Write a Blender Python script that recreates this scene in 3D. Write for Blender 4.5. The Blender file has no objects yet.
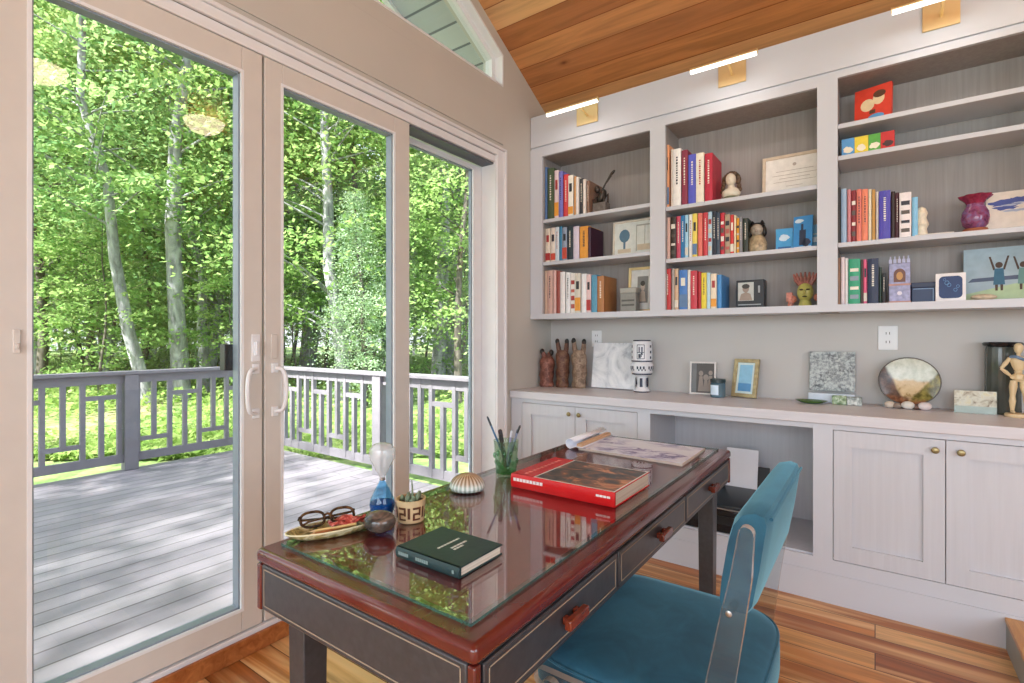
import bpy, math, random
import numpy as np
from mathutils import Matrix, Vector, Euler
PI = math.pi
SC = bpy.context.scene
COL = SC.collection

# ------------------------------------------------------------------ camera, sky, sun, fill lamps, exposure
cam_d = bpy.data.cameras.new('camera')
cam = bpy.data.objects.new('camera', cam_d)
COL.objects.link(cam)
cam_d.sensor_width = 36.0
cam_d.lens = 509.0 / 1024 * 36
cam_d.shift_y = -3.5 / 1024
cam_d.clip_start = 0.02
cam_d.clip_end = 400
cam.location = (0, 0, 1.26)
cam.rotation_euler = (PI / 2, 0, math.radians(35.5))
SC.camera = cam

SUN_DIR = Vector((0.02, 0.62, -0.78)).normalized()
world = bpy.data.worlds.new('sky')
SC.world = world
world.use_nodes = True
wn = world.node_tree
wn.nodes.clear()
w_out = wn.nodes.new('ShaderNodeOutputWorld')
w_bg = wn.nodes.new('ShaderNodeBackground')
w_sky = wn.nodes.new('ShaderNodeTexSky')
w_sky.sky_type = 'NISHITA'
w_sky.sun_disc = False
w_sky.sun_elevation = math.radians(50)
w_sky.sun_rotation = math.radians(200)
w_sky.dust_density = 3.0
w_sky.air_density = 1.0
w_mix = wn.nodes.new('ShaderNodeMix')
w_mix.data_type = 'RGBA'
w_mix.inputs['Factor'].default_value = 0.45
w_mix.inputs['B'].default_value = (7.5, 7.8, 8.2, 1)
wn.links.new(w_sky.outputs[0], w_mix.inputs['A'])
wn.links.new(w_mix.outputs['Result'], w_bg.inputs[0])
w_bg.inputs[1].default_value = 0.40
wn.links.new(w_bg.outputs[0], w_out.inputs[0])


def lamp(name, kind, loc, power, color=(1, 1, 1), direction=None, size=None, size_y=None, angle=None):
    d = bpy.data.lights.new(name, kind)
    d.energy = power
    d.color = color
    if size is not None:
        d.shape = 'RECTANGLE'
        d.size = size
        d.size_y = size_y or size
    if angle is not None:
        d.angle = angle
    o = bpy.data.objects.new(name, d)
    COL.objects.link(o)
    o.location = loc
    if direction is not None:
        o.rotation_euler = Vector(direction).to_track_quat('-Z', 'Y').to_euler()
    return o


lamp('sun', 'SUN', (-4, -8, 12), 18.0, (1.0, 0.95, 0.87), SUN_DIR, angle=math.radians(1.0))
# added fill lamps in unseen window openings, to brighten the whole room
lamp('room_fill_lamp', 'AREA', (-0.3, -3.62, 1.75), 66, (0.72, 0.86, 1.0), (0.0, 1, 0.02), 2.3, 1.9)
lamp('room_fill_lamp', 'AREA', (2.0, -3.62, 1.75), 66, (0.72, 0.86, 1.0), (-0.05, 1, 0.02), 1.7, 1.9)
lamp('room_fill_lamp', 'AREA', (3.28, -0.6, 1.75), 54, (0.76, 0.88, 1.0), (-1, 0.05, 0.03), 2.4, 1.9)

vs = SC.view_settings
vs.view_transform = 'Standard'
vs.look = 'None'
vs.gamma = 1
vs.exposure = 0.0
vs.use_curve_mapping = False
SC.display_settings.display_device = 'sRGB'
cy = SC.cycles
cy.use_denoising = True
cy.max_bounces = 9
cy.diffuse_bounces = 5
cy.glossy_bounces = 4
cy.transmission_bounces = 8
cy.transparent_max_bounces = 24
cy.sample_clamp_indirect = 6.0
cy.caustics_reflective = False
cy.caustics_refractive = False


# ------------------------------------------------------------------ materials
def srgb(h):
    if isinstance(h, str):
        c = [int(h[i:i + 2], 16) / 255 for i in (0, 2, 4)]
        return tuple(x / 12.92 if x <= 0.04045 else ((x + 0.055) / 1.055) ** 2.4 for x in c) + (1,)
    return tuple(h) + ((1,) if len(h) == 3 else ())


class NT:
    def __init__(self, name):
        self.m = bpy.data.materials.new(name)
        self.m.use_nodes = True
        self.t = self.m.node_tree
        self.t.nodes.clear()
        self.out = self.n('OutputMaterial')

    def n(self, kind, **kw):
        nd = self.t.nodes.new('ShaderNode' + kind)
        for k, v in kw.items():
            if k.startswith('i_'):
                nd.inputs[k[2:].replace('_', ' ')].default_value = v
            else:
                setattr(nd, k, v)
        return nd

    def l(self, a, b):
        self.t.links.new(a, b)

    def coords(self, scale=(1, 1, 1), rot=(0, 0, 0)):
        tc = self.n('TexCoord')
        mp = self.n('Mapping')
        mp.inputs['Scale'].default_value = scale
        mp.inputs['Rotation'].default_value = rot
        self.l(tc.outputs['Object'], mp.inputs['Vector'])
        return mp.outputs['Vector']

    def noise(self, vec, scale, detail=3, rough=0.5, dist=0.0):
        nd = self.n('TexNoise')
        nd.inputs['Scale'].default_value = scale
        nd.inputs['Detail'].default_value = detail
        nd.inputs['Roughness'].default_value = rough
        nd.inputs['Distortion'].default_value = dist
        if vec is not None:
            self.l(vec, nd.inputs['Vector'])
        return nd.outputs['Fac']

    def ramp(self, fac, stops, interp='LINEAR'):
        r = self.n('ValToRGB')
        r.color_ramp.interpolation = interp
        e = r.color_ramp.elements
        while len(e) < len(stops):
            e.new(0.5)
        for i, (p, c) in enumerate(stops):
            e[i].position = p
            e[i].color = srgb(c)
        if fac is not None:
            self.l(fac, r.inputs[0])
        return r.outputs[0]

    def mix(self, fac, a, b, mode='MIX'):
        m = self.n('Mix', data_type='RGBA', blend_type=mode)
        for key, val in (('Factor', fac), ('A', a), ('B', b)):
            if hasattr(val, 'is_output'):
                self.l(val, m.inputs[key])
            elif key == 'Factor':
                m.inputs[0].default_value = val
            else:
                m.inputs[key].default_value = srgb(val)
        return m.outputs['Result']

    def bump(self, h, strength=0.2, dist=0.01):
        b = self.n('Bump')
        b.inputs['Strength'].default_value = strength
        b.inputs['Distance'].default_value = dist
        self.l(h, b.inputs['Height'])
        return b.outputs[0]

    def bsdf(self, color, rough=0.5, metal=0.0, normal=None, **kw):
        p = self.n('BsdfPrincipled')
        if hasattr(color, 'is_output'):
            self.l(color, p.inputs['Base Color'])
        else:
            p.inputs['Base Color'].default_value = srgb(color)
        if hasattr(rough, 'is_output'):
            self.l(rough, p.inputs['Roughness'])
        else:
            p.inputs['Roughness'].default_value = rough
        p.inputs['Metallic'].default_value = metal
        if normal is not None:
            self.l(normal, p.inputs['Normal'])
        for k, v in kw.items():
            p.inputs[k.replace('_', ' ')].default_value = v
        self.l(p.outputs[0], self.out.inputs[0])
        return p


def plain(name, col, rough=0.5, metal=0.0, vary=0.06, scale=12.0, bump=0.0, **kw):
    t = NT(name)
    v = t.coords()
    nz = t.noise(v, scale, 3)
    c = srgb(col)
    lo = tuple(max(0, x * (1 - vary)) for x in c[:3])
    hi = tuple(min(1, x * (1 + vary)) for x in c[:3])
    color = t.ramp(nz, [(0.3, lo), (0.7, hi)])
    t.bsdf(color, rough, metal, t.bump(nz, bump, 0.004) if bump else None, **kw)
    return t.m


_pc = {}


def flat(col, rough=0.45):
    """cached plain paint/print colour"""
    k = (col, rough)
    if k not in _pc:
        _pc[k] = plain('print_' + col, col, rough, vary=0.07, scale=30)
    return _pc[k]


def planks(name, width, length, along, stops, grain=0.3, rough=0.4, gap=0.004, ysc=1.0, gapcol='1a100a', bump=0.25,
           streak=None, grain_scale=9.0, knots=False):
    t = NT(name)
    tc = t.n('TexCoord')
    sp = t.n('SeparateXYZ')
    cb = t.n('CombineXYZ')
    t.l(tc.outputs['Object'], sp.inputs[0])
    m = t.n('Math', operation='MULTIPLY')
    m.inputs[1].default_value = ysc
    t.l(sp.outputs['Y'], m.inputs[0])
    if along == 'X':
        t.l(sp.outputs['X'], cb.inputs['X'])
        t.l(m.outputs[0], cb.inputs['Y'])
    else:
        t.l(m.outputs[0], cb.inputs['X'])
        t.l(sp.outputs['X'], cb.inputs['Y'])
    br = t.n('TexBrick')
    br.offset = 0.37
    br.offset_frequency = 2
    br.inputs['Color1'].default_value = (0, 0, 0, 1)
    br.inputs['Color2'].default_value = (1, 1, 1, 1)
    br.inputs['Mortar'].default_value = (0.5, 0.5, 0.5, 1)
    br.inputs['Scale'].default_value = 1.0
    br.inputs['Mortar Size'].default_value = gap
    br.inputs['Mortar Smooth'].default_value = 0.1
    br.inputs['Bias'].default_value = 0.0
    br.inputs['Brick Width'].default_value = length
    br.inputs['Row Height'].default_value = width
    t.l(cb.outputs[0], br.inputs['Vector'])
    base = t.ramp(br.outputs['Color'], stops)
    # grain: noise stretched along the board, shifted per board
    off = t.n('VectorMath', operation='MULTIPLY_ADD')
    t.l(br.outputs['Color'], off.inputs[0])
    off.inputs[1].default_value = (7.0, 3.0, 5.0)
    t.l(cb.outputs[0], off.inputs[2])
    mp = t.n('Mapping')
    mp.inputs['Scale'].default_value = (0.9, 14.0, 1.0)
    t.l(off.outputs[0], mp.inputs['Vector'])
    g = t.noise(mp.outputs[0], grain_scale * 0.25, 5, 0.6, 0.8)
    gc = t.ramp(g, [(0.3, (1 - grain,) * 3), (0.62, (1.0, 1.0, 1.0))])
    col = t.mix(1.0, base, gc, 'MULTIPLY')
    if streak:
        g2 = t.noise(mp.outputs[0], 0.55, 3, 0.55, 1.2)
        f2 = t.ramp(g2, [(0.5, (0, 0, 0)), (0.68, (1, 1, 1))])
        col = t.mix(f2, col, streak)
    if knots:
        vo = t.n('TexVoronoi')
        vo.inputs['Scale'].default_value = 1.35
        mp2 = t.n('Mapping')
        mp2.inputs['Scale'].default_value = (0.8, 1.6, 1.0)
        t.l(off.outputs[0], mp2.inputs['Vector'])
        t.l(mp2.outputs[0], vo.inputs['Vector'])
        kf = t.ramp(vo.outputs['Distance'], [(0.0, (1, 1, 1)), (0.035, (0.25, 0.25, 0.25)), (0.07, (0, 0, 0))])
        col = t.mix(kf, col, '6a3414')
    col = t.mix(br.outputs['Fac'], col, gapcol)
    inv = t.n('Math', operation='SUBTRACT')
    inv.inputs[0].default_value = 1.0
    t.l(br.outputs['Fac'], inv.inputs[1])
    t.bsdf(col, rough, 0, t.bump(inv.outputs[0], bump, 0.004))
    return t.m


def wood(name, dark, light, rough=0.35, scale=(2, 14, 14), coat=0.0):
    t = NT(name)
    v = t.coords(scale)
    g = t.noise(v, 2.0, 5, 0.6, 1.0)
    c = t.ramp(g, [(0.3, dark), (0.7, light)])
    t.bsdf(c, rough, 0, t.bump(g, 0.06, 0.003), Coat_Weight=coat, Coat_Roughness=0.08)
    return t.m


def glassy(name, tint=(1, 1, 1), ior=1.45, rough=0.0, diffuse=None, dmix=0.0, trans=False):
    t = NT(name)
    tr = t.n('BsdfTransparent')
    tr.inputs[0].default_value = srgb(tint)
    gl = t.n('BsdfGlossy')
    gl.inputs['Roughness'].default_value = rough
    fr = t.n('Fresnel')
    ge = t.n('NewGeometry')                      # same reflectance on both faces of a sheet
    im = t.n('Math', operation='MULTIPLY_ADD')
    t.l(ge.outputs['Backfacing'], im.inputs[0])
    im.inputs[1].default_value = 1.0 / ior - ior
    im.inputs[2].default_value = ior
    t.l(im.outputs[0], fr.inputs[0])
    body = tr.outputs[0]
    if diffuse:
        df = t.n('BsdfTranslucent' if trans else 'BsdfDiffuse')
        df.inputs[0].default_value = srgb(diffuse)
        mx = t.n('MixShader')
        mx.inputs[0].default_value = dmix
        t.l(body, mx.inputs[1])
        t.l(df.outputs[0], mx.inputs[2])
        body = mx.outputs[0]
    ms = t.n('MixShader')
    t.l(fr.outputs[0], ms.inputs[0])
    t.l(body, ms.inputs[1])
    t.l(gl.outputs[0], ms.inputs[2])
    t.l(ms.outputs[0], t.out.inputs[0])
    return t.m


def emit(name, col, strength):
    t = NT(name)
    e = t.n('Emission')
    e.inputs[0].default_value = srgb(col)
    e.inputs[1].default_value = strength
    t.l(e.outputs[0], t.out.inputs[0])
    return t.m


def leafmat(name, c1, c2, c3, trans=0.5):
    t = NT(name)
    oi = t.n('ObjectInfo')
    geo = t.n('NewGeometry')
    nz = t.noise(geo.outputs['Position'], 1.3, 3, 0.6)
    ad = t.n('Math', operation='MULTIPLY_ADD')
    t.l(oi.outputs['Random'], ad.inputs[0])
    ad.inputs[1].default_value = 0.3
    t.l(nz, ad.inputs[2])
    col = t.ramp(ad.outputs[0], [(0.38, c1), (0.62, c2), (0.9, c3)])
    d = t.n('BsdfDiffuse')
    t.l(col, d.inputs[0])
    tl = t.n('BsdfTranslucent')
    yel = t.mix(0.4, col, 'd0e09a')
    t.l(yel, tl.inputs[0])
    mx = t.n('MixShader')
    mx.inputs[0].default_value = trans
    t.l(d.outputs[0], mx.inputs[1])
    t.l(tl.outputs[0], mx.inputs[2])
    t.l(mx.outputs[0], t.out.inputs[0])
    return t.m


def patchy(name, stops, scale=8, rough=0.5, dist=0.5, detail=4, mscale=(1, 1, 1), **kw):
    t = NT(name)
    v = t.coords(mscale)
    nz = t.noise(v, scale, detail, 0.6, dist)
    t.bsdf(t.ramp(nz, stops), rough, 0, **kw)
    return t.m


M = {}
M['wall'] = plain('wall_paint', 'c5c1b9', 0.6, vary=0.02, scale=3)
M['wall_far'] = plain('far_wall_paint', 'cfc8c2', 0.7, vary=0.02, scale=3)
M['cab'] = None


def cabinet_paint():
    t = NT('grey_cabinet_paint')
    v = t.coords((26, 26, 0.9))
    g = t.noise(v, 2.2, 4, 0.6, 0.3)
    c = t.ramp(g, [(0.3, 'c4c6cc'), (0.7, 'cbcdd3')])
    t.bsdf(c, 0.45, 0, t.bump(g, 0.05, 0.002))
    return t.m


M['cab'] = cabinet_paint()
M['frame'] = plain('grey_frame_paint', 'cacdd4', 0.42, vary=0.015, scale=5)
M['back'] = patchy('shaded_taupe_grain', [(0.3, '928c89'), (0.7, 'a19b98')], 2.2, 0.5, 0.3, 4, (26, 26, 0.9))  # taupe veneer, darkened to carry the shade inside the bookcases


def counter_paint():
    t = NT('pale_grey_counter_wood')
    v = t.coords((1.2, 20, 20))
    g = t.noise(v, 2.0, 4, 0.6, 0.4)
    t.bsdf(t.ramp(g, [(0.3, 'cbcacf'), (0.7, 'd6d5da')]), 0.4, 0)
    return t.m


M['counter'] = counter_paint()
M['niche'] = plain('grey_niche_paint', 'c0bebb', 0.55, vary=0.02, scale=3)
M['white'] = plain('white_window_paint', 'e6e8ea', 0.4, vary=0.02)
M['vinyl'] = plain('beige_door_vinyl', 'd2cdc6', 0.4, vary=0.02)
M['casing'] = plain('light_casing_paint', 'e4e4e6', 0.4, vary=0.02)
M['gasket'] = plain('dark_gap_strip', '5a5e66', 0.5)  # dark colour standing in for shade in the gap over the fixed sash
M['reveal'] = plain('grey_blue_sash_channel', '8995a0', 0.4)
M['pane'] = glassy('window_glass', (0.97, 0.985, 0.98), 1.42)
M['floor'] = planks('mixed_wood_floor', 0.125, 3.1, 'X',
                    [(0.0, 'a86230'), (0.3, 'd08844'), (0.6, 'e0a662'), (0.85, 'eabe82'), (1.0, 'be763c')],
                    0.45, 0.32, 0.0018, streak='ecc48c', grain_scale=8, gapcol='4a2812', bump=0.12)
M['ceiling'] = planks('pine_ceiling_boards', 0.152, 11.0, 'X',
                      [(0.0, 'b06e3e'), (0.35, 'd2925a'), (0.65, 'e2b07c'), (1.0, 'c27c48')],
                  0.34, 0.38, 0.0028, ysc=1.132, gapcol='8a4c20', bump=0.3, grain_scale=6, knots=True)
M['deck'] = planks('grey_deck_boards', 0.14, 5.0, 'Y',
                   [(0.0, '86828d'), (1.0, '96929b')], 0.1, 0.6, 0.005, gapcol='4c4a50', bump=0.3)
M['rail'] = plain('lilac_grey_rail_paint', '85828b', 0.6, vary=0.06)
M['oak_trim'] = wood('orange_oak_trim', '8a4a22', 'b87440', 0.35)
M['step_wood'] = wood('pale_oak_tread', 'a87038', 'cf9a58', 0.35, (14, 2, 14))
M['step_side'] = plain('grey_step_paint', '8e8f88', 0.5)
M['mahogany'] = wood('red_mahogany', '5c1f1a', '6a2620', 0.18, (6, 3, 6), 0.4)
M['leather_red'] = plain('burgundy_leather', 'a03436', 0.35, vary=0.15, scale=40, bump=0.05)
M['leather_black'] = plain('dark_brown_leather', '39383c', 0.4, vary=0.2, scale=60, bump=0.1, Coat_Weight=0.3, Coat_Roughness=0.35, Coat_IOR=1.6)
M['stitch'] = plain('tan_stitching', 'a3937f', 0.6)
M['desk_glass'] = glassy('desk_glass', (0.97, 0.97, 0.965), 2.8)
M['glass_edge'] = glassy('green_glass_edge', (0.25, 0.42, 0.40), 1.6, 0.05, '6cb4a8', 0.2)
M['velvet'] = None


def velvet():
    t = NT('teal_velvet')
    v = t.coords((1, 1, 1))
    nz = t.noise(v, 9.0, 4, 0.6, 0.6)
    c = t.ramp(nz, [(0.3, '17465c'), (0.7, '266078')])
    fine = t.noise(v, 600.0, 2)
    p = t.bsdf(c, 0.75, 0, t.bump(fine, 0.15, 0.002))
    p.inputs['Sheen Weight'].default_value = 1.0
    p.inputs['Sheen Roughness'].default_value = 0.35
    p.inputs['Sheen Tint'].default_value = srgb('8ccae0')
    return t.m


M['velvet'] = velvet()
M['acrylic'] = glassy('clear_acrylic', (0.88, 0.91, 0.92), 1.49)
M['acrylic_edge'] = glassy('polished_acrylic_edge', (0.95, 0.9, 0.85), 1.7, 0.08, 'f2dcc8', 0.5)
M['brass'] = plain('brushed_brass', 'e6cc98', 0.45, 0.8, vary=0.05)
M['knob'] = plain('aged_brass_knob', '94855f', 0.35, 0.9, vary=0.1)
M['steel'] = plain('satin_steel', 'b8b8ba', 0.3, 1.0)
M['black'] = plain('black_plastic', '141416', 0.35, vary=0.1)
M['blackgloss'] = plain('gloss_black', '17181c', 0.15, vary=0.1)
M['page'] = None


def pages():
    t = NT('book_pages')
    v = t.coords((1, 1, 260))
    nz = t.noise(v, 3.0, 2)
    t.bsdf(t.ramp(nz, [(0.35, 'd8c8b4'), (0.65, 'efe4d4')]), 0.8)
    return t.m


M['page'] = pages()
M['paper'] = plain('white_paper', 'eceef6', 0.6, vary=0.02)
M['led'] = emit('warm_light_strip', (1.0, 0.93, 0.85), 2.6)
M['alabaster'] = emit('glowing_alabaster', (1.0, 0.74, 0.50), 15.0)
M['bark'] = patchy('grey_bark', [(0.3, '66656c'), (0.5, '96969e'), (0.7, 'bdbdc4')], 6, 0.9, 0.6, 4, (1, 1, 0.35))
M['bark_dark'] = patchy('dark_bark', [(0.3, '3f3a36'), (0.6, '6b645e'), (0.75, '8d867f')], 6, 0.9, 0.6, 4, (1, 1, 0.35))
M['leaf_a'] = leafmat('maple_leaves', '5f8a4c', '8eb26a', 'bcd294')
M['leaf_b'] = leafmat('deep_green_leaves', '54835a', '7ca670', 'a6c48c')
M['leaf_c'] = leafmat('pine_needles', '7a9c84', 'a2bfa2', 'c4d8bc', 0.35)
M['fern'] = leafmat('fern_green', '587c3c', '84a456', 'b4c682', 0.45)


def ground():
    t = NT('forest_floor')
    v = t.coords()
    n1 = t.noise(v, 0.35, 5, 0.6)
    n2 = t.noise(v, 5.0, 4, 0.65)
    c1 = t.ramp(n2, [(0.35, '4e6e38'), (0.6, '7c9654'), (0.75, 'a4b27e')])
    c2 = t.ramp(n2, [(0.35, '7d7358'), (0.7, 'b5a888')])
    c = t.mix(t.ramp(n1, [(0.5, (0, 0, 0)), (0.68, (1, 1, 1))]), c1, c2)
    t.bsdf(c, 0.9, 0, t.bump(n2, 0.5, 0.05))
    return t.m


M['ground'] = ground()


# ------------------------------------------------------------------ mesh builder
class MB:
    def __init__(self):
        self.v, self.f, self.m, self.mi = [], [], [], 0

    def mat(self, i):
        self.mi = i
        return self

    def add(self, vs, fs):
        b = len(self.v)
        self.v += [tuple(p) for p in vs]
        for f in fs:
            self.f.append(tuple(b + i for i in f))
            self.m.append(self.mi)
        return self

    def box(self, x0, x1, y0, y1, z0, z1):
        return self.add([(x0, y0, z0), (x1, y0, z0), (x1, y1, z0), (x0, y1, z0),
                         (x0, y0, z1), (x1, y0, z1), (x1, y1, z1), (x0, y1, z1)],
                        [(0, 3, 2, 1), (4, 5, 6, 7), (0, 1, 5, 4), (1, 2, 6, 5), (2, 3, 7, 6), (3, 0, 4, 7)])

    def obox(self, c, s, rot=(0, 0, 0)):
        R = Euler(rot).to_matrix()
        hx, hy, hz = s[0] / 2, s[1] / 2, s[2] / 2
        P = []
        for z in (-hz, hz):
            for x, y in ((-hx, -hy), (hx, -hy), (hx, hy), (-hx, hy)):
                P.append(R @ Vector((x, y, z)) + Vector(c))
        return self.add(P, [(0, 3, 2, 1), (4, 5, 6, 7), (0, 1, 5, 4), (1, 2, 6, 5), (2, 3, 7, 6), (3, 0, 4, 7)])

    def prism(self, pts, axis, a0, a1):
        """polygon pts (2D) pushed along an axis: X -> (y,z), Y -> (x,z), Z -> (x,y)"""
        def P(p, a):
            return {'X': (a, p[0], p[1]), 'Y': (p[0], a, p[1]), 'Z': (p[0], p[1], a)}[axis]
        n = len(pts)
        return self.add([P(p, a0) for p in pts] + [P(p, a1) for p in pts],
                        [tuple(range(n))[::-1], tuple(range(n, 2 * n))] +
                        [(i, (i + 1) % n, n + (i + 1) % n, n + i) for i in range(n)])

    def tube(self, path, r, seg=8, caps=True, closed=False):
        P = [Vector(p) for p in path]
        n = len(P)
        rs = r if isinstance(r, (list, tuple)) else [r] * n
        V = []
        up = None
        for i in range(n):
            if closed:
                t = P[(i + 1) % n] - P[i - 1]
            else:
                t = P[min(i + 1, n - 1)] - P[max(i - 1, 0)]
            t = t.normalized() if t.length > 1e-9 else Vector((0, 0, 1))
            if up is None:
                up = Vector((0, 0, 1)) if abs(t.z) < 0.9 else Vector((1, 0, 0))
            a = t.cross(up).normalized()
            up = a.cross(t).normalized()
            for k in range(seg):
                an = 2 * PI * k / seg
                V.append(P[i] + (a * math.cos(an) + up * math.sin(an)) * rs[i])
        F = []
        m = n if closed else n - 1
        for i in range(m):
            j = (i + 1) % n
            for k in range(seg):
                F.append((i * seg + k, i * seg + (k + 1) % seg, j * seg + (k + 1) % seg, j * seg + k))
        if caps and not closed:
            F.append(tuple(range(seg))[::-1])
            F.append(tuple((n - 1) * seg + k for k in range(seg)))
        return self.add(V, F)

    def lathe(self, prof, c=(0, 0, 0), seg=20, sx=1.0, sy=1.0, cap=True, wob=None):
        V, F = [], []
        n = len(prof)
        for i, (r, z) in enumerate(prof):
            for k in range(seg):
                an = 2 * PI * k / seg
                q = r * (wob(an, i) if wob else 1.0)
                V.append((c[0] + q * math.cos(an) * sx, c[1] + q * math.sin(an) * sy, c[2] + z))
        for i in range(n - 1):
            for k in range(seg):
                F.append((i * seg + k, i * seg + (k + 1) % seg, (i + 1) * seg + (k + 1) % seg, (i + 1) * seg + k))
        if cap:
            F.append(tuple(range(seg))[::-1])
            F.append(tuple((n - 1) * seg + k for k in range(seg)))
        return self.add(V, F)

    def ell(self, c, r, seg=16, rings=10, rot=(0, 0, 0)):
        R = Euler(rot).to_matrix()
        V, F = [], []
        for i in range(1, rings):
            th = PI * i / rings
            for k in range(seg):
                an = 2 * PI * k / seg
                V.append(R @ Vector((r[0] * math.sin(th) * math.cos(an), r[1] * math.sin(th) * math.sin(an), -r[2] * math.cos(th))) + Vector(c))
        b, tp = len(V), len(V) + 1
        V.append(R @ Vector((0, 0, -r[2])) + Vector(c))
        V.append(R @ Vector((0, 0, r[2])) + Vector(c))
        for i in range(rings - 2):
            for k in range(seg):
                F.append((i * seg + k, i * seg + (k + 1) % seg, (i + 1) * seg + (k + 1) % seg, (i + 1) * seg + k))
        for k in range(seg):
            F.append((b, (k + 1) % seg, k))
            F.append((tp, (rings - 2) * seg + k, (rings - 2) * seg + (k + 1) % seg))
        return self.add(V, F)

    def xf(self, mtx, start=0):
        self.v[start:] = [tuple(mtx @ Vector(p)) for p in self.v[start:]]
        return self


WM = {}


def _name(o):
    return o


def build(mb, name, mats, parent=None, loc=None, rot=None, local=False, bevel=0.0, smooth=True, seg=2, subsurf=0, angle=35):
    """link a builder as ONE mesh object. Coordinates are world ones unless local=True."""
    W = Matrix.Identity(4)
    if parent is not None:
        W = WM[parent.as_pointer()]
    L = Matrix.Identity(4)
    if loc is not None:
        L = Matrix.Translation(Vector(loc)) @ (Euler(rot).to_matrix().to_4x4() if rot else Matrix.Identity(4))
    full = W @ L if local or parent is not None else L
    me = bpy.data.meshes.new(name)
    if local:
        vs_ = mb.v
    else:
        inv = full.inverted()
        vs_ = [tuple(inv @ Vector(p)) for p in mb.v]
    me.from_pydata(vs_, [], mb.f)
    if not isinstance(mats, (list, tuple)):
        mats = [mats]
    for m in mats:
        me.materials.append(m)
    me.polygons.foreach_set('material_index', mb.m)
    me.validate()
    if smooth:
        me.polygons.foreach_set('use_smooth', [True] * len(me.polygons))
        me.set_sharp_from_angle(angle=math.radians(angle))
    me.update()
    o = bpy.data.objects.new(name, me)
    COL.objects.link(o)
    if parent is not None:
        o.parent = parent
    o.matrix_local = L
    WM[o.as_pointer()] = full
    if bevel:
        b = o.modifiers.new('bevel', 'BEVEL')
        b.width = bevel
        b.segments = seg
        b.limit_method = 'ANGLE'
        b.angle_limit = math.radians(40)
    if subsurf:
        s = o.modifiers.new('subsurf', 'SUBSURF')
        s.levels = subsurf
        s.render_levels = subsurf
    return o


def tag(o, label=None, cat=None, group=None, kind=None):
    if label:
        o['label'] = label
    if cat:
        o['category'] = cat
    if group:
        o['group'] = group
    if kind:
        o['kind'] = kind
    return o


def thing(name, label, cat, loc=(0, 0, 0), rz=0.0, group=None, kind=None):
    o = bpy.data.objects.new(name, None)
    COL.objects.link(o)
    o.empty_display_size = 0.05
    o.location = loc
    o.rotation_euler = (0, 0, rz)
    WM[o.as_pointer()] = Matrix.Translation(Vector(loc)) @ Matrix.Rotation(rz, 4, 'Z')
    return tag(o, label, cat, group, kind)


def struct(name, mb, mats, **kw):
    return tag(build(mb, name, mats, **kw), kind='structure')


# ------------------------------------------------------------------ room shell
XW = -2.04          # inner face of the wall with the sliding doors
YB = 3.38           # inner face of the wall behind the shelves


def zc(y):
    """underside of the sloping ceiling"""
    return 2.971 + 0.53 * (3.29 - y) if y > -0.15 else 2.971 + 0.53 * (3.29 + 0.3 + y)


fl = MB().box(XW - 0.02, 3.2, -3.6, YB + 0.02, -0.06, 0.0)
struct('floor', fl, M['floor'], smooth=False)

cl = MB()
for ya, yb in ((YB + 0.1, -0.15), (-0.15, -3.7)):
    cl.add([(XW - 0.1, ya, zc(ya)), (3.3, ya, zc(ya)), (3.3, yb, zc(yb - 1e-6)), (XW - 0.1, yb, zc(yb - 1e-6)),
            (XW - 0.1, ya, zc(ya) + 0.1), (3.3, ya, zc(ya) + 0.1), (3.3, yb, zc(yb - 1e-6) + 0.1), (XW - 0.1, yb, zc(yb - 1e-6) + 0.1)],
           [(0, 1, 2, 3), (7, 6, 5, 4), (0, 4, 5, 1), (1, 5, 6, 2), (2, 6, 7, 3), (3, 7, 4, 0)])
struct('ceiling', cl, M['ceiling'], smooth=False)

DY0, DY1, DZ = -1.40, 2.70, 2.47          # door opening
TY0, TY1, TZ = 0.75, 2.757, 2.948         # gable window opening
def ztr(y):
    return 3.163 + 0.545 * (TY1 - y)


wl = MB()
XO = XW - 0.17
wl.prism([(DY1, 0), (YB, 0), (YB, zc(YB)), (TY1, zc(TY1)), (TY1, DZ), (DY1, DZ)], 'X', XO, XW)
wl.prism([(DY0, DZ), (TY1, DZ), (TY1, TZ), (DY0, TZ)], 'X', XO, XW)
wl.prism([(TY1, ztr(TY1)), (TY1, zc(TY1)), (TY0, zc(TY0)), (TY0, ztr(TY0))], 'X', XO, XW)
wl.prism([(DY0, TZ), (TY0, TZ), (TY0, zc(TY0)), (-0.15, zc(-0.1501)), (DY0, zc(DY0))], 'X', XO, XW)
wl.prism([(-3.6, 0), (DY0, 0), (DY0, zc(DY0)), (-3.6, zc(-3.6))], 'X', XO, XW)
struct('wall_left', wl, M['wall'], smooth=False)

struct('wall_back', MB().box(XO, 3.3, YB, YB + 0.15, 0, zc(YB) + 0.05), M['niche'], smooth=False)

# walls behind the photographer, each with big window openings added for the fill lamps
def wall_with_holes(axis, a0, a1, u0, u1, top, holes):
    b = MB()
    def P(y0, y1, z0, z1):
        if axis == 'Y':
            b.box(y0, y1, a0, a1, z0, z1)
        else:
            b.box(a0, a1, y0, y1, z0, z1)
    cur = u0
    for h0, h1, z0, z1 in holes:
        P(cur, h0, 0, top)
        P(h0, h1, 0, z0)
        P(h0, h1, z1, top)
        cur = h1
    P(cur, u1, 0, top)
    return b


struct('wall_front', wall_with_holes('Y', -3.75, -3.6, XO, 3.35, 3.0, [(-1.5, 0.9, 0.8, 2.7), (1.1, 2.9, 0.8, 2.7)]), M['wall_far'], smooth=False)
struct('wall_right', wall_with_holes('X', 3.2, 3.35, -3.6, YB, 4.75, [(-1.9, 0.7, 0.75, 2.75)]), M['wall_far'], smooth=False)

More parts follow.
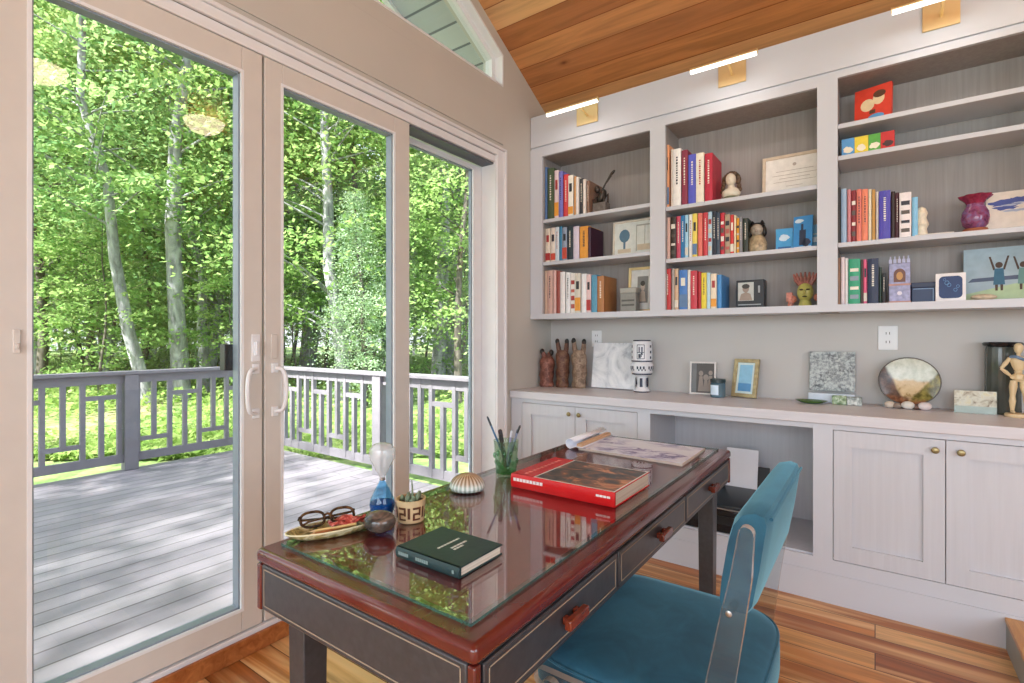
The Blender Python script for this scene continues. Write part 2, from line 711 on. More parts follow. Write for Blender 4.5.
# window trim round the door opening
cs = MB()
cs.box(XW, XW + 0.018, DY1 - 0.028, DY1 + 0.045, 0.0, DZ + 0.035)
cs.box(XW, XW + 0.018, DY0 - 0.04, DY1 - 0.028, DZ - 0.005, DZ + 0.035)
cs.box(XW, XW + 0.030, DY1 + 0.045, DY1 + 0.066, 0.0, DZ + 0.035)
cs.box(XW, XW + 0.030, DY0 - 0.04, DY1 + 0.066, DZ + 0.035, DZ + 0.052)
struct('trim_1', cs, M['casing'], bevel=0.004)

fr = MB()
fr.box(XO, XW + 0.004, DY1 - 0.033, DY1 - 0.0005, 0.0, DZ - 0.006)         # right jamb
fr.box(XO, XW + 0.004, DY0 + 0.0005, DY0 + 0.033, 0.0, DZ - 0.006)
fr.box(XO, XW + 0.002, DY0 + 0.033, DY1 - 0.033, DZ - 0.05, DZ - 0.006)   # head
fr.box(XO, XW + 0.004, DY0 + 0.033, DY1 - 0.033, 0.0, 0.088)              # sill
struct('trim_2', fr, M['casing'], bevel=0.003)
struct('trim_8', MB().box(XW - 0.108, XW - 0.012, 1.93, DY1 - 0.034, DZ - 0.062, DZ - 0.0505), M['gasket'], smooth=False)  # dark strip put in as the shaded gap above the fixed sash
struct('trim_3', MB().box(XW + 0.005, XW + 0.02, DY0 - 0.04, DY1 - 0.03, 0.0, 0.072), M['oak_trim'], bevel=0.004)
# flat board over the doors, with a fine joint line round it
bd = MB().box(XW, XW + 0.007, DY0, 2.752, 2.612 - 0.055, 2.858)
struct('trim_4', bd, M['wall'], bevel=0.002)


# sliding door sashes: frame ring, glass, gasket, pulls
def sash(name, y0, y1, z0, z1, gy0, gy1, gz0, gz1, xf, depth=0.05, mat='vinyl'):
    d = thing(name, None, None, (xf, y0, z0), kind='structure')
    r = MB()
    r.box(xf - depth, xf, y0, gy0, z0, z1)
    r.box(xf - depth, xf, gy1, y1, z0, z1)
    r.box(xf - depth, xf, gy0, gy1, z0, gz0)
    r.box(xf - depth, xf, gy0, gy1, gz1, z1)
    build(r, 'sash_frame', M[mat], d, bevel=0.003)
    g = MB()
    t = 0.010
    g.box(xf - depth + 0.006, xf - 0.012, gy0, gy0 + t, gz0, gz1)
    g.box(xf - depth + 0.006, xf - 0.012, gy1 - t, gy1, gz0, gz1)
    g.box(xf - depth + 0.006, xf - 0.012, gy0, gy1, gz0, gz0 + t)
    g.box(xf - depth + 0.006, xf - 0.012, gy0, gy1, gz1 - t, gz1)
    build(g, 'gasket', M['reveal'], d)
    bd_ = MB()
    q = 0.007
    bd_.box(xf - 0.010, xf + 0.002, gy0 - q, gy0 + 0.004, gz0 - q, gz1 + q)
    bd_.box(xf - 0.010, xf + 0.002, gy1 - 0.004, gy1 + q, gz0 - q, gz1 + q)
    bd_.box(xf - 0.010, xf + 0.002, gy0 + 0.004, gy1 - 0.004, gz0 - q, gz0 + 0.004)
    bd_.box(xf - 0.010, xf + 0.002, gy0 + 0.004, gy1 - 0.004, gz1 - 0.004, gz1 + q)
    build(bd_, 'bead_highlight', M['white'], d)  # white strip added as the bright edge highlight of the sash
    build(MB().box(xf - depth + 0.012, xf - depth + 0.018, gy0 + 0.002, gy1 - 0.002, gz0 + 0.002, gz1 - 0.002), 'pane', M['pane'], d, smooth=False)
    return d


def pull(door, y, zb, zt, dy, x):
    """white D-shaped door pull"""
    m = MB()
    pth = []
    n = 14
    for i in range(n + 1):
        a = PI * i / n
        s = math.sin(a) ** 0.45
        pth.append((x + 0.006 + 0.034 * s, y + dy * s, (zb + zt) / 2 - math.cos(a) * (zt - zb) / 2))
    m.tube(pth, 0.0085, 10)
    m.box(x, x + 0.008, y - 0.014, y + 0.014, zb - 0.02, zb + 0.02)
    m.box(x, x + 0.008, y - 0.014, y + 0.014, zt - 0.02, zt + 0.02)
    return build(m, 'pull', M['white'], door, bevel=0.002)


XS = XW - 0.004
d1 = sash('door_1', 0.27, 1.104, 0.094, DZ - 0.052, 0.400, 1.022, 0.182, 2.318, XS, 0.06)
pull(d1, 1.075, 0.955, 1.135, -0.052, XS)
lk = MB().box(XS, XS + 0.006, 1.058, 1.092, 1.165, 1.275)
lk.box(XS, XS + 0.022, 1.068, 1.080, 1.19, 1.245)
build(lk, 'latch', M['white'], d1, bevel=0.002)
lk = MB().box(XS, XS + 0.006, 0.362, 0.379, 1.215, 1.285)
lk.box(XS, XS + 0.016, 0.366, 0.375, 1.228, 1.245)
build(lk, 'lock', M['vinyl'], d1, bevel=0.002)
ol = MB().box(XS - 0.105, XS - 0.062, 0.985, 1.03, 1.13, 1.235)
ol_ = build(ol, 'outer_latch', M['black'], d1, bevel=0.003)
tag(ol_, 'black latch box on the outside of the door')
d2 = sash('door_2', 1.114, 1.914, 0.094, DZ - 0.052, 1.191, 1.808, 0.182, 2.330, XS, 0.06)
pull(d2, 1.155, 0.955, 1.135, 0.030, XS)
lk = MB().box(XS, XS + 0.006, 1.140, 1.166, 1.175, 1.275)
build(lk, 'latch', M['vinyl'], d2, bevel=0.002)
XF = XW - 0.112
d3 = sash('door_3', 1.90, 2.664, 0.090, DZ - 0.068, 2.0, 2.580, 0.182, 2.372, XF, 0.04, 'casing')
d4 = sash('door_4', -0.55, 0.355, 0.090, DZ - 0.068, -0.45, 0.25, 0.182, 2.372, XF, 0.04)
d5 = sash('door_5', DY0 + 0.035, -0.55, 0.094, DZ - 0.052, DY0 + 0.14, -0.65, 0.182, 2.330, XS, 0.06)

# gable window
w1 = thing('window_1', None, None, (XW, TY0, TZ), kind='structure')
wf = MB()
o_ = [(TY0, TZ), (TY1, TZ), (TY1, ztr(TY1)), (TY0, ztr(TY0))]
k = 0.052
i_ = [(TY0 + k, TZ + k), (TY1 - k, TZ + k), (TY1 - k, ztr(TY1 - k) - k * 1.1), (TY0 + k, ztr(TY0 + k) - k * 1.1)]
for a in range(4):
    b = (a + 1) % 4
    wf.prism([o_[a], o_[b], i_[b], i_[a]], 'X', XW - 0.11, XW - 0.055)
build(wf, 'window_frame', M['white'], w1, smooth=False)
rv = MB()
k2 = 0.012
j_ = [(TY0 + k2, TZ + k2), (TY1 - k2, TZ + k2), (TY1 - k2, ztr(TY1 - k2) - k2 * 1.1), (TY0 + k2, ztr(TY0 + k2) - k2 * 1.1)]
for a in range(4):
    b = (a + 1) % 4
    rv.prism([o_[a], o_[b], j_[b], j_[a]], 'X', XW - 0.055, XW + 0.004)
build(rv, 'window_jamb', M['white'], w1, smooth=False)
build(MB().prism(i_, 'X', XW - 0.085, XW - 0.079), 'pane', M['pane'], w1, smooth=False)

# raised step at the right, against the plinth
st = thing('wooden_step', 'raised wooden step with grey side at the right end of the plinth', 'step', (0.43, 2.84, 0))
build(MB().box(0.432, 1.6, 0.9, 2.840, 0.0, 0.112), 'riser', M['step_side'], st, smooth=False)
build(MB().box(0.428, 1.6, 0.9, 2.840, 0.112, 0.130), 'tread', M['step_wood'], st, bevel=0.003)

# ------------------------------------------------------------------ outside: roof overhang, deck, railing
so = MB()
for ya, yb in ((3.9, -0.15),):
    z = lambda y: zc(y) + 0.0
    so.add([(-2.62, ya, z(ya)), (XO, ya, z(ya)), (XO, yb, z(yb)), (-2.62, yb, z(yb)),
            (-2.62, ya, z(ya) + 0.16), (XO, ya, z(ya) + 0.16), (XO, yb, z(yb) + 0.16), (-2.62, yb, z(yb) + 0.16)],
           [(0, 1, 2, 3), (7, 6, 5, 4), (0, 4, 5, 1), (1, 5, 6, 2), (2, 6, 7, 3), (3, 7, 4, 0)])
M['soffit'] = planks('pale_grey_soffit', 0.16, 6.0, 'X', [(0, 'b4bcc2'), (1, 'c2c8cc')], 0.04, 0.6, 0.008, ysc=1.132, gapcol='6c7680')
struct('roof_overhang', so, M['soffit'], smooth=False)
struct('trim_5', MB().prism([(3.95, zc(3.95) - 0.03), (3.95, zc(3.95) + 0.2), (-0.15, zc(-0.1499) + 0.2), (-0.15, zc(-0.1499) - 0.03)], 'X', -2.66, -2.62), M['white'], smooth=False)

DKZ = -0.10
struct('deck', MB().box(-6.34, XO, -3.2, 3.42, DKZ - 0.05, DKZ), M['deck'], smooth=False)
gr = MB()
NX, NY = 50, 50
GX = [-75 + 69.2 * (i / NX) ** 0.8 for i in range(NX + 1)]
GY = [-35 + 110 * (i / NY) for i in range(NY + 1)]
def gz(x, y):
    d = max(0.0, -6.4 - x, y - 3.6)
    return -0.42 + 0.10 * math.sin(x * 0.31 + 1.2) * math.cos(y * 0.27) + 0.004 * d - 0.06 * math.exp(-d)
P = [(x, y, gz(x, y)) for y in GY for x in GX]
gr.add(P, [(j * (NX + 1) + i, j * (NX + 1) + i + 1, (j + 1) * (NX + 1) + i + 1, (j + 1) * (NX + 1) + i) for j in range(NY) for i in range(NX)])
gr.add([(-5.8, -35, -0.45), (8, -35, -0.45), (8, 75, -0.45), (-5.8, 75, -0.45)], [(0, 1, 2, 3)])
struct('ground', gr, M['ground'])

RT, RB = 0.92, -0.02      # rail top and lower rail heights


def railing(name, label, ax, fixed, a0, a1, posts, motif):
    """ax: axis the railing runs along"""
    def bx(m, u0, u1, w, z0, z1, off=0.0):
        if ax == 'Y':
            return m.box(fixed - w + off, fixed + w + off, u0, u1, z0, z1)
        return m.box(u0, u1, fixed - w + off, fixed + w + off, z0, z1)
    org = (fixed, a0, DKZ) if ax == 'Y' else (a0, fixed, DKZ)
    r = thing(name, label, 'railing', org, group=None)
    build(bx(MB(), a0 - 0.03, a1 + 0.03, 0.07, RT - 0.035, RT), 'cap_rail', M['rail'], r, bevel=0.004)
    build(bx(MB(), a0, a1, 0.02, RT - 0.125, RT - 0.036), 'upper_rail', M['rail'], r)
    build(bx(MB(), a0, a1, 0.02, RB, RB + 0.085), 'lower_rail', M['rail'], r)
    for p in posts:
        build(bx(MB(), p - 0.06, p + 0.06, 0.06, DKZ + 0.001, RT - 0.036), 'post', M['rail'], r, bevel=0.004)
    for u, z0, z1 in motif['bars']:
        build(bx(MB(), u - 0.021, u + 0.021, 0.021, z0, z1, -0.003), 'baluster', M['rail'], r)
    for u0, u1, zz in motif['cross']:
        build(bx(MB(), u0, u1, 0.018, zz - 0.022, zz + 0.022, -0.003), 'crosspiece', M['rail'], r)
    return r


def motif(u0, n, step, low_first):
    bars, cross = [(u0, RB + 0.02, RT - 0.045)], []
    lo, hi = RB + 0.02, RT - 0.045
    for i in range(n):
        u = u0 + i * step
        bars.append((u + step, lo, hi))
        if (i % 2 == 0) == low_first:           # low crosspiece, short bar hanging from the top
            cross.append((u + 0.02, u + step - 0.02, 0.20))
            bars.append((u + step / 2, 0.20, hi))
        else:                                   # high crosspiece, short bar standing on the lower rail
            cross.append((u + 0.02, u + step - 0.02, 0.66))
            bars.append((u + step / 2, lo, 0.66))
    return {'bars': bars, 'cross': cross}


def joined(*ms):
    return {'bars': [b for m in ms for b in m['bars']], 'cross': [c for m in ms for c in m['cross']]}


railing('deck_railing', 'long grey deck railing beyond the left sliding door', 'Y', -6.30, -3.1, 3.40, [-2.2, -0.1, 2.0, 3.34],
        joined(motif(0.12, 6, 0.298, True), motif(2.065, 4, 0.300, True), motif(-1.95, 6, 0.295, True)))
railing('deck_railing', 'sunlit deck railing at the far end beyond the right door panes', 'X', 3.38, -6.2, -2.24, [-4.026, -2.28],
        joined(motif(-6.02, 6, 0.2885, True), motif(-3.885, 5, 0.286, False)))


# ------------------------------------------------------------------ woodland
def leaf_mesh(name, rnd, cen, nrm, size, mat):
    """cen (N,3), nrm (N,3): folded rhombic leaves"""
    n = len(cen)
    a = rnd.normal(size=(n, 3))
    a -= nrm * (a * nrm).sum(1)[:, None]
    a /= np.linalg.norm(a, axis=1)[:, None] + 1e-9
    b = np.cross(nrm, a)
    s = size[:, None]
    V = np.empty((n, 4, 3))
    V[:, 0] = cen - a * s * 0.5
    V[:, 1] = cen + b * s * 0.36 - nrm * s * 0.1
    V[:, 2] = cen + a * s * 0.6 - nrm * s * 0.12
    V[:, 3] = cen - b * s * 0.36 - nrm * s * 0.1
    me = bpy.data.meshes.new(name)
    me.vertices.add(n * 4)
    me.loops.add(n * 4)
    me.polygons.add(n)
    me.vertices.foreach_set('co', V.reshape(-1).astype(np.float32))
    me.loops.foreach_set('vertex_index', np.arange(n * 4, dtype=np.int32))
    me.polygons.foreach_set('loop_start', np.arange(0, n * 4, 4, dtype=np.int32))
    me.materials.append(mat)
    me.update(calc_edges=True)
    return me


def make_tree_meshes(seed, H, tr, zlow, zhigh, spread, nspray, nleaf, leafsize, mat, bark, lean=0.0, conifer=False):
    rnd = np.random.RandomState(seed)
    pts = []
    x = y = 0.0
    for i in range(9):
        t = i / 8
        pts.append((x, y, H * t))
        x += rnd.normal() * 0.012 * H + lean * H / 8
        y += rnd.normal() * 0.012 * H
    tm = MB()
    tm.tube([(pts[0][0], pts[0][1], -0.5)] + pts, [tr * 1.35] + [tr * (1.12 - 0.95 * (i / 8) ** 0.9) for i in range(9)], 10)
    cen, nrm = [], []
    P = np.array(pts)
    for s in range(nspray):
        t = rnd.rand() ** 0.85
        z = zlow + (zhigh - zlow) * t
        bx_ = np.interp(z, P[:, 2], P[:, 0])
        by_ = np.interp(z, P[:, 2], P[:, 1])
        an = rnd.rand() * 2 * PI
        if conifer:
            rad = spread * (1.02 - t) * (0.35 + 0.65 * rnd.rand())
        else:
            rad = spread * (math.sin(PI * min(1, 0.18 + 0.8 * t)) ** 0.6) * (0.25 + 0.75 * math.sqrt(rnd.rand()))
        c = np.array([bx_ + rad * math.cos(an), by_ + rad * math.sin(an), z])
        if s % 3 == 0:
            zz = z - rad * (0.15 if conifer else 0.45)
            tm.tube([(bx_ * 0.98, by_ * 0.98, max(0.4, zz)), ((bx_ + c[0]) / 2, (by_ + c[1]) / 2, (zz + z) / 2 + 0.06), tuple(c)],
                    [tr * 0.2 * (1.2 - 0.7 * t), tr * 0.13, 0.008], 5, caps=False)
        sr = (0.30 + 0.35 * rnd.rand()) * spread * 0.42
        q = rnd.normal(size=(nleaf, 3)) * np.array([sr, sr, sr * (0.20 if not conifer else 0.28)])
        q[:, 2] -= 0.25 * (q[:, 0] ** 2 + q[:, 1] ** 2) / max(sr, 0.1)
        cen.append(c + q)
        tilt = rnd.normal(size=3) * 0.25
        nn = rnd.normal(size=(nleaf, 3)) * 0.55 + np.array([tilt[0], tilt[1], 1.0])
        nrm.append(nn / np.linalg.norm(nn, axis=1)[:, None])
    cen, nrm = np.concatenate(cen), np.concatenate(nrm)
    size = leafsize * (0.7 + 0.6 * rnd.rand(len(cen)))
    lm = leaf_mesh('foliage', rnd, cen, nrm, size, mat)
    bm_ = bpy.data.meshes.new('trunk')
    bm_.from_pydata(tm.v, [], tm.f)
    bm_.polygons.foreach_set('use_smooth', [True] * len(bm_.polygons))
    bm_.materials.append(bark)
    bm_.update()
    return lm, bm_


TV = {
    'maple': make_tree_meshes(3, 15, 0.19, 2.6, 15.0, 3.0, 150, 130, 0.125, M['leaf_a'], M['bark']),
    'beech': make_tree_meshes(8, 17, 0.16, 3.4, 17.0, 2.8, 150, 130, 0.125, M['leaf_b'], M['bark']),
    'ash': make_tree_meshes(15, 13, 0.12, 2.0, 13.0, 2.6, 140, 125, 0.12, M['leaf_a'], M['bark_dark'], 0.03),
    'sapling': make_tree_meshes(21, 4.2, 0.035, 0.7, 4.3, 1.3, 50, 80, 0.09, M['leaf_a'], M['bark_dark']),
    'leaning': make_tree_meshes(30, 15, 0.15, 4.2, 15.0, 2.6, 115, 120, 0.125, M['leaf_b'], M['bark'], -0.06),
    'pine': make_tree_meshes(41, 8.5, 0.10, 0.6, 8.4, 1.7, 150, 90, 0.08, M['leaf_c'], M['bark_dark'], 0, True),
    'tall': make_tree_meshes(52, 18, 0.20, 4.6, 18.0, 2.9, 140, 130, 0.125, M['leaf_a'], M['bark']),
    'open': make_tree_meshes(77, 13, 0.15, 4.0, 13.0, 3.0, 42, 120, 0.15, M['leaf_a'], M['bark']),
    'pole': make_tree_meshes(63, 14, 0.085, 6.0, 14.0, 1.8, 60, 110, 0.12, M['leaf_b'], M['bark_dark'], 0.015),
}


def plant(kind, x, y, sc, rz, label, group=None, name='forest_tree'):
    r = thing(name, label, 'tree', (x, y, gz(x, y)), rz, group)
    lm, tm = TV[kind]
    for nm, me in (('foliage', lm), ('trunk', tm)):
        o = bpy.data.objects.new(nm, me)
        COL.objects.link(o)
        o.parent = r
        WM[o.as_pointer()] = WM[r.as_pointer()]
    r.scale = (sc, sc, sc)
    return r


CF = (-0.5807, 0.8141)
CR = (0.8141, 0.5807)


def pol(l, D):
    return D * (CF[0] + CR[0] * l), D * (CF[1] + CR[1] * l)


# trees the photograph shows one by one
NAMED = [
    ('tall', -0.648, 13.4, 1.0, 0.4, 'thick pale grey trunk in the middle of the left door glass'),
    ('leaning', -0.712, 12.6, 0.95, 1.9, 'slim leaning pale trunk left of the thick one'),
    ('beech', -0.598, 16.0, 0.9, 2.2, 'thin pale trunk right of the thick one, behind the railing'),
    ('ash', -0.925, 14.5, 1.05, 0.2, 'grey trunk near the left edge of the left door glass'),
    ('maple', -0.330, 13.0, 0.9, 5.1, 'bare pale trunk in the middle of the second door glass'),
    ('pine', -0.288, 11.8, 0.60, 0.0, 'bluish green conifer right of the pale trunk in the second door glass'),
    ('ash', -0.105, 12.5, 0.8, 3.3, 'dark forked young tree in the rightmost door glass'),
    ('maple', -0.455, 17.0, 0.95, 4.0, 'leafy tree at the left edge of the second door glass'),
]
for kd, l, D, s, rz, lb in NAMED:
    x, y = pol(l, D)
    plant(kd, x, y, s, rz, lb)
rr = random.Random(5)
used = [pol(l, D) for _, l, D, _, _, _ in NAMED]
kinds = ['maple', 'pole', 'beech', 'pole', 'ash', 'tall']
cnt = 0
for band, (d0, d1, n, gap) in enumerate(((15, 24, 30, 2.0), (24, 38, 44, 2.4), (38, 62, 54, 3.2))):
    tries = 0
    made = 0
    while made < n and tries < 2000:
        tries += 1
        l, D = rr.uniform(-1.35, 0.16), rr.uniform(d0, d1)
        x, y = pol(l, D)
        if x > -8.5 or any((x - a) ** 2 + (y - b) ** 2 < gap * gap for a, b in used):
            continue
        used.append((x, y))
        made += 1
        plant(kinds[cnt % 6], x, y, rr.uniform(0.85, 1.25), rr.uniform(0, 6.28),
              'leafy green tree in the crowded woods beyond the deck', 'woodland trees beyond the deck')
        cnt += 1
made = 0
tries = 0
while made < 34 and tries < 3000:
    tries += 1
    l, D = rr.uniform(-1.2, 0.1), rr.uniform(12.5, 34)
    x, y = pol(l, D)
    if x > -9 or any((x - a) ** 2 + (y - b) ** 2 < 1.2 for a, b in used):
        continue
    used.append((x, y))
    made += 1
    plant('sapling', x, y, rr.uniform(0.7, 1.25), rr.uniform(0, 6.28), 'leafy sapling under the trees beyond the railing', 'saplings under the trees', 'sapling')
# trees beside the deck, out of the frame: they break the sunlight on the boards
for i, (x, y, s) in enumerate(((-3.0, -6.6, 1.0), (-6.2, -8.4, 1.05), (-7.6, -5.6, 0.95), (-4.6, -11.0, 1.1))):
    plant('open', x, y, s, 1.3 * i + 0.4, 'leafy tree beside the deck to the left of the doors', 'trees beside the deck')

# ferns and low green plants on the forest floor
rn = np.random.RandomState(77)
N = 60000
D = 7.2 + 30 * rn.rand(N) ** 1.6
L = -1.35 + 1.5 * rn.rand(N)
X = D * (CF[0] + CR[0] * L)
Y = D * (CF[1] + CR[1] * L)
ok = ((X < -6.6) | (Y > 3.75)) & (np.sin(X * 0.9) * np.cos(Y * 0.7 + 1) + rn.normal(size=N) * 0.5 > -0.25)
X, Y, D = X[ok], Y[ok], D[ok]
Z = np.array([gz(a, b) for a, b in zip(X, Y)])
hh = 0.05 + 0.38 * rn.rand(len(X)) * np.clip((D - 7) / 5, 0.25, 1)
cen = np.stack([X, Y, Z + hh], 1)
nrm = rn.normal(size=(len(X), 3)) * 0.6 + np.array([0, 0, 1.0])
nrm /= np.linalg.norm(nrm, axis=1)[:, None]
fm = leaf_mesh('forest_ferns', rn, cen, nrm, 0.07 + 0.08 * rn.rand(len(X)), M['fern'])
fo = bpy.data.objects.new('forest_ferns', fm)
COL.objects.link(fo)
tag(fo, 'low green ferns and grass covering the ground beyond the deck', 'ferns', kind='stuff')


# ------------------------------------------------------------------ built-in base cabinets, counter, upper bookcases
YF = 2.845          # face of the base cabinets
YU = 3.084          # face of the upper bookcases
CT = 0.902          # counter top
XL, XR = -2.036, 1.12


def shaker(m, x0, x1, z0, z1, y, w=0.073, d=0.015, t=0.024):
    """a shaker door: raised frame round a flat panel, front at y"""
    m.box(x0, x0 + w, y, y + t, z0, z1)
    m.box(x1 - w, x1, y, y + t, z0, z1)
    m.box(x0 + w, x1 - w, y, y + t, z0, z0 + w)
    m.box(x0 + w, x1 - w, y, y + t, z1 - w, z1)
    m.box(x0 + w, x1 - w, y + d, y + t, z0 + w, z1 - w)
    return m


def knob(door, x, z, y):
    m = MB()
    m.lathe([(0.005, 0.0), (0.005, 0.010), (0.0125, 0.013), (0.0145, 0.018), (0.0125, 0.023), (0.007, 0.025)], seg=14)
    m.xf(Matrix.Translation((x, y, z)) @ Matrix.Rotation(PI / 2, 4, 'X'))
    return build(m, 'knob', M['knob'], door)


def base_unit(name, label, x0, x1, doors, opening=None, cat='cabinet'):
    u = thing(name, label, cat, (x0, YF, 0))
    b = MB()
    z0, z1 = 0.211, 0.823
    b.box(x0, x0 + 0.018, YF + 0.02, YB - 0.002, 0.0, 0.85)
    b.box(x1 - 0.018, x1, YF + 0.02, YB - 0.002, 0.0, 0.85)
    b.box(x0 + 0.018, x1 - 0.018, YB - 0.014, YB - 0.002, 0.0, 0.85)
    b.box(x0 + 0.018, x1 - 0.018, YF + 0.02, YB - 0.014, 0.198, 0.216)
    build(b, 'body', M['cab'], u, smooth=False)
    f = MB()
    f.box(x0, x1, YF, YF + 0.02, z1 + 0.003, 0.85)
    f.box(x0, x1, YF, YF + 0.02, 0.141, z0 - 0.003)
    xs = opening or (doors[0][0] - 0.003, doors[-1][1] + 0.003)
    f.box(x0, xs[0], YF, YF + 0.02, z0 - 0.003, z1 + 0.003)
    f.box(xs[1], x1, YF, YF + 0.02, z0 - 0.003, z1 + 0.003)
    build(f, 'face_frame', M['frame'], u, smooth=False)
    build(MB().box(x0, x1, YF - 0.004, YF + 0.02, 0.0, 0.1405), 'plinth', M['frame'], u, smooth=False)
    for (a, c, kx) in doors:
        d = build(shaker(MB(), a, c, z0, z1, YF), 'door', M['cab'], u, smooth=False)
        knob(d, kx, 0.778, YF)
    return u


base_unit('base_cabinet', 'grey two-door base cabinet at the left end, beside the glass doors', XL, -1.093,
          [(-1.946, -1.543, -1.578), (-1.539, -1.133, -1.508)])
base_unit('base_cabinet', 'open grey base cabinet with the printer standing inside it', -1.093, -0.203, [], (-1.054, -0.244))
base_unit('base_cabinet', 'grey two-door base cabinet below the mannequin, right of the open bay', -0.203, 0.70,
          [(-0.160, 0.244, 0.210), (0.2475, 0.660, 0.294)])
base_unit('base_cabinet', 'grey base cabinet past the right edge, beyond the mannequin', 0.70, XR,
          [(0.74, 1.08, 0.775)])
ct = MB().box(XL, XR, YF - 0.020, YB - 0.001, 0.852, CT)
tag(build(ct, 'countertop', M['counter'], loc=(XL, YF, 0.851), bevel=0.004),
    'long pale grey counter running across the base cabinets', 'counter')


def upper_unit(label, x0, x1, f0, f1, shelves, top_z=2.562):
    u = thing('bookcase', label, 'bookcase', (x0, YU, 1.395))
    b = MB()
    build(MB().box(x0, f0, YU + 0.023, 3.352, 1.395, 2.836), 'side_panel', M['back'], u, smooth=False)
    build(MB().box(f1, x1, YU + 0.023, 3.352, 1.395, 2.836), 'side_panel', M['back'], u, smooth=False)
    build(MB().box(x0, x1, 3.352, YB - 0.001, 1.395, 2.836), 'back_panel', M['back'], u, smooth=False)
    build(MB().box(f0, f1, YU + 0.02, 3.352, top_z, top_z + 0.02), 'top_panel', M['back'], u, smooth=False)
    build(MB().box(f0, f1, YU + 0.02, 3.352, 1.395, 1.432), 'bottom_panel', M['cab'], u, smooth=False)
    f = MB()
    f.box(x0, f0, YU, YU + 0.02, 1.395, 2.618)
    f.box(f1, x1, YU, YU + 0.02, 1.395, 2.618)
    f.box(f0, f1, YU, YU + 0.02, top_z, 2.618)
    f.box(f0, f1, YU, YU + 0.02, 1.395, 1.432)
    build(f, 'face_frame', M['frame'], u, smooth=False)
    for zt, th in shelves:
        build(MB().box(f0 + 0.001, f1 - 0.001, YU + 0.014, 3.351, zt - th, zt), 'shelf', M['frame'], u, bevel=0.002)
    return u


upper_unit('left bookcase of the built-in, next to the glass doors', XL, -1.0955, -1.937, -1.143, [(2.107, 0.024), (1.803, 0.024)], 2.556)
upper_unit('middle bookcase of the built-in, with the framed certificate', -1.0955, -0.201, -1.048, -0.246, [(2.065, 0.024), (1.745, 0.024)], 2.566)
upper_unit('right bookcase of the built-in, with four shelves', -0.201, 0.70, -0.156, 0.66, [(2.357, 0.024), (2.194, 0.024), (1.748, 0.024)], 2.590)
upper_unit('bookcase past the right edge of the built-in', 0.70, XR, 0.742, 1.078, [(2.20, 0.04), (1.748, 0.04)], 2.590)
struct('trim_6', MB().box(XL, XR, YU + 0.002, YU + 0.022, 2.634, 2.855).box(XL, XR, YU + 0.012, YU + 0.022, 2.618, 2.634), M['frame'], bevel=0.002)
struct('trim_7', MB().box(XL, XR, YU + 0.022, YB - 0.001, 2.838, 2.855), M['frame'], smooth=False)


def picture_light(label, xa, xb, px0, px1):
    c = (px0 + px1) / 2
    yt, zt = YU - 0.234, 2.719
    u = thing('picture_light', label, 'picture light', (c, YU, 2.70), group=None)
    build(MB().box(px0, px1, YU - 0.008, YU + 0.002, 2.700, 2.820), 'wall_plate', M['brass'], u, bevel=0.002)
    build(MB().tube([(c, YU - 0.006, 2.756), (c * 0.985, YU - 0.12, 2.752), (c * 0.966, yt, zt + 0.008)], 0.007, 10), 'arm', M['brass'], u)
    build(MB().tube([(xa, yt, zt + 0.010), (xb, yt, zt + 0.010)], 0.0125, 14), 'shade_tube', M['brass'], u)
    build(MB().tube([(xa + 0.004, yt - 0.003, zt - 0.001), (xb - 0.004, yt - 0.003, zt - 0.001)], 0.0115, 12), 'light_strip', M['led'], u)
    lamp('picture_light_glow', 'AREA', ((xa + xb) / 2, yt, zt - 0.018), 0.55, (1.0, 0.90, 0.82), (0, 0.5, -1), xb - xa - 0.02, 0.03)
    return u


picture_light('brass picture light over the left bookcase', -1.753, -1.383, -1.655, -1.498)
picture_light('brass picture light over the middle bookcase', -0.829, -0.489, -0.736, -0.588)
picture_light('brass picture light over the right bookcase', 0.058, 0.425, 0.181, 0.317)


def outlet(name, label, x0, x1, z0, z1, cat):
    u = thing(name, label, cat, ((x0 + x1) / 2, YB, z0))
    build(MB().box(x0, x1, YB - 0.006, YB, z0, z1), 'cover_plate', M['white'], u, bevel=0.002)
    c = (x0 + x1) / 2
    for zz in (z0 + (z1 - z0) * 0.32, z0 + (z1 - z0) * 0.68):
        s = MB().lathe([(0.019, 0), (0.019, 0.003)], seg=18)
        s.xf(Matrix.Translation((c, YB - 0.0055, zz)) @ Matrix.Rotation(PI / 2, 4, 'X'))
        so_ = build(s, 'socket', M['white'], u)
        h = MB()
        h.box(c - 0.009, c - 0.006, YB - 0.0095, YB - 0.008, zz - 0.005, zz + 0.008)
        h.box(c + 0.006, c + 0.009, YB - 0.0095, YB - 0.008, zz - 0.005, zz + 0.008)
        build(h, 'slot', M['black'], so_)
    return u


outlet('wall_outlet', 'white wall outlet above the round plate', 0.013, 0.098, 1.196, 1.325, 'outlet')
outlet('wall_outlet', 'white wall outlet half hidden behind the marble board', -1.690, -1.612, 1.196, 1.315, 'outlet')

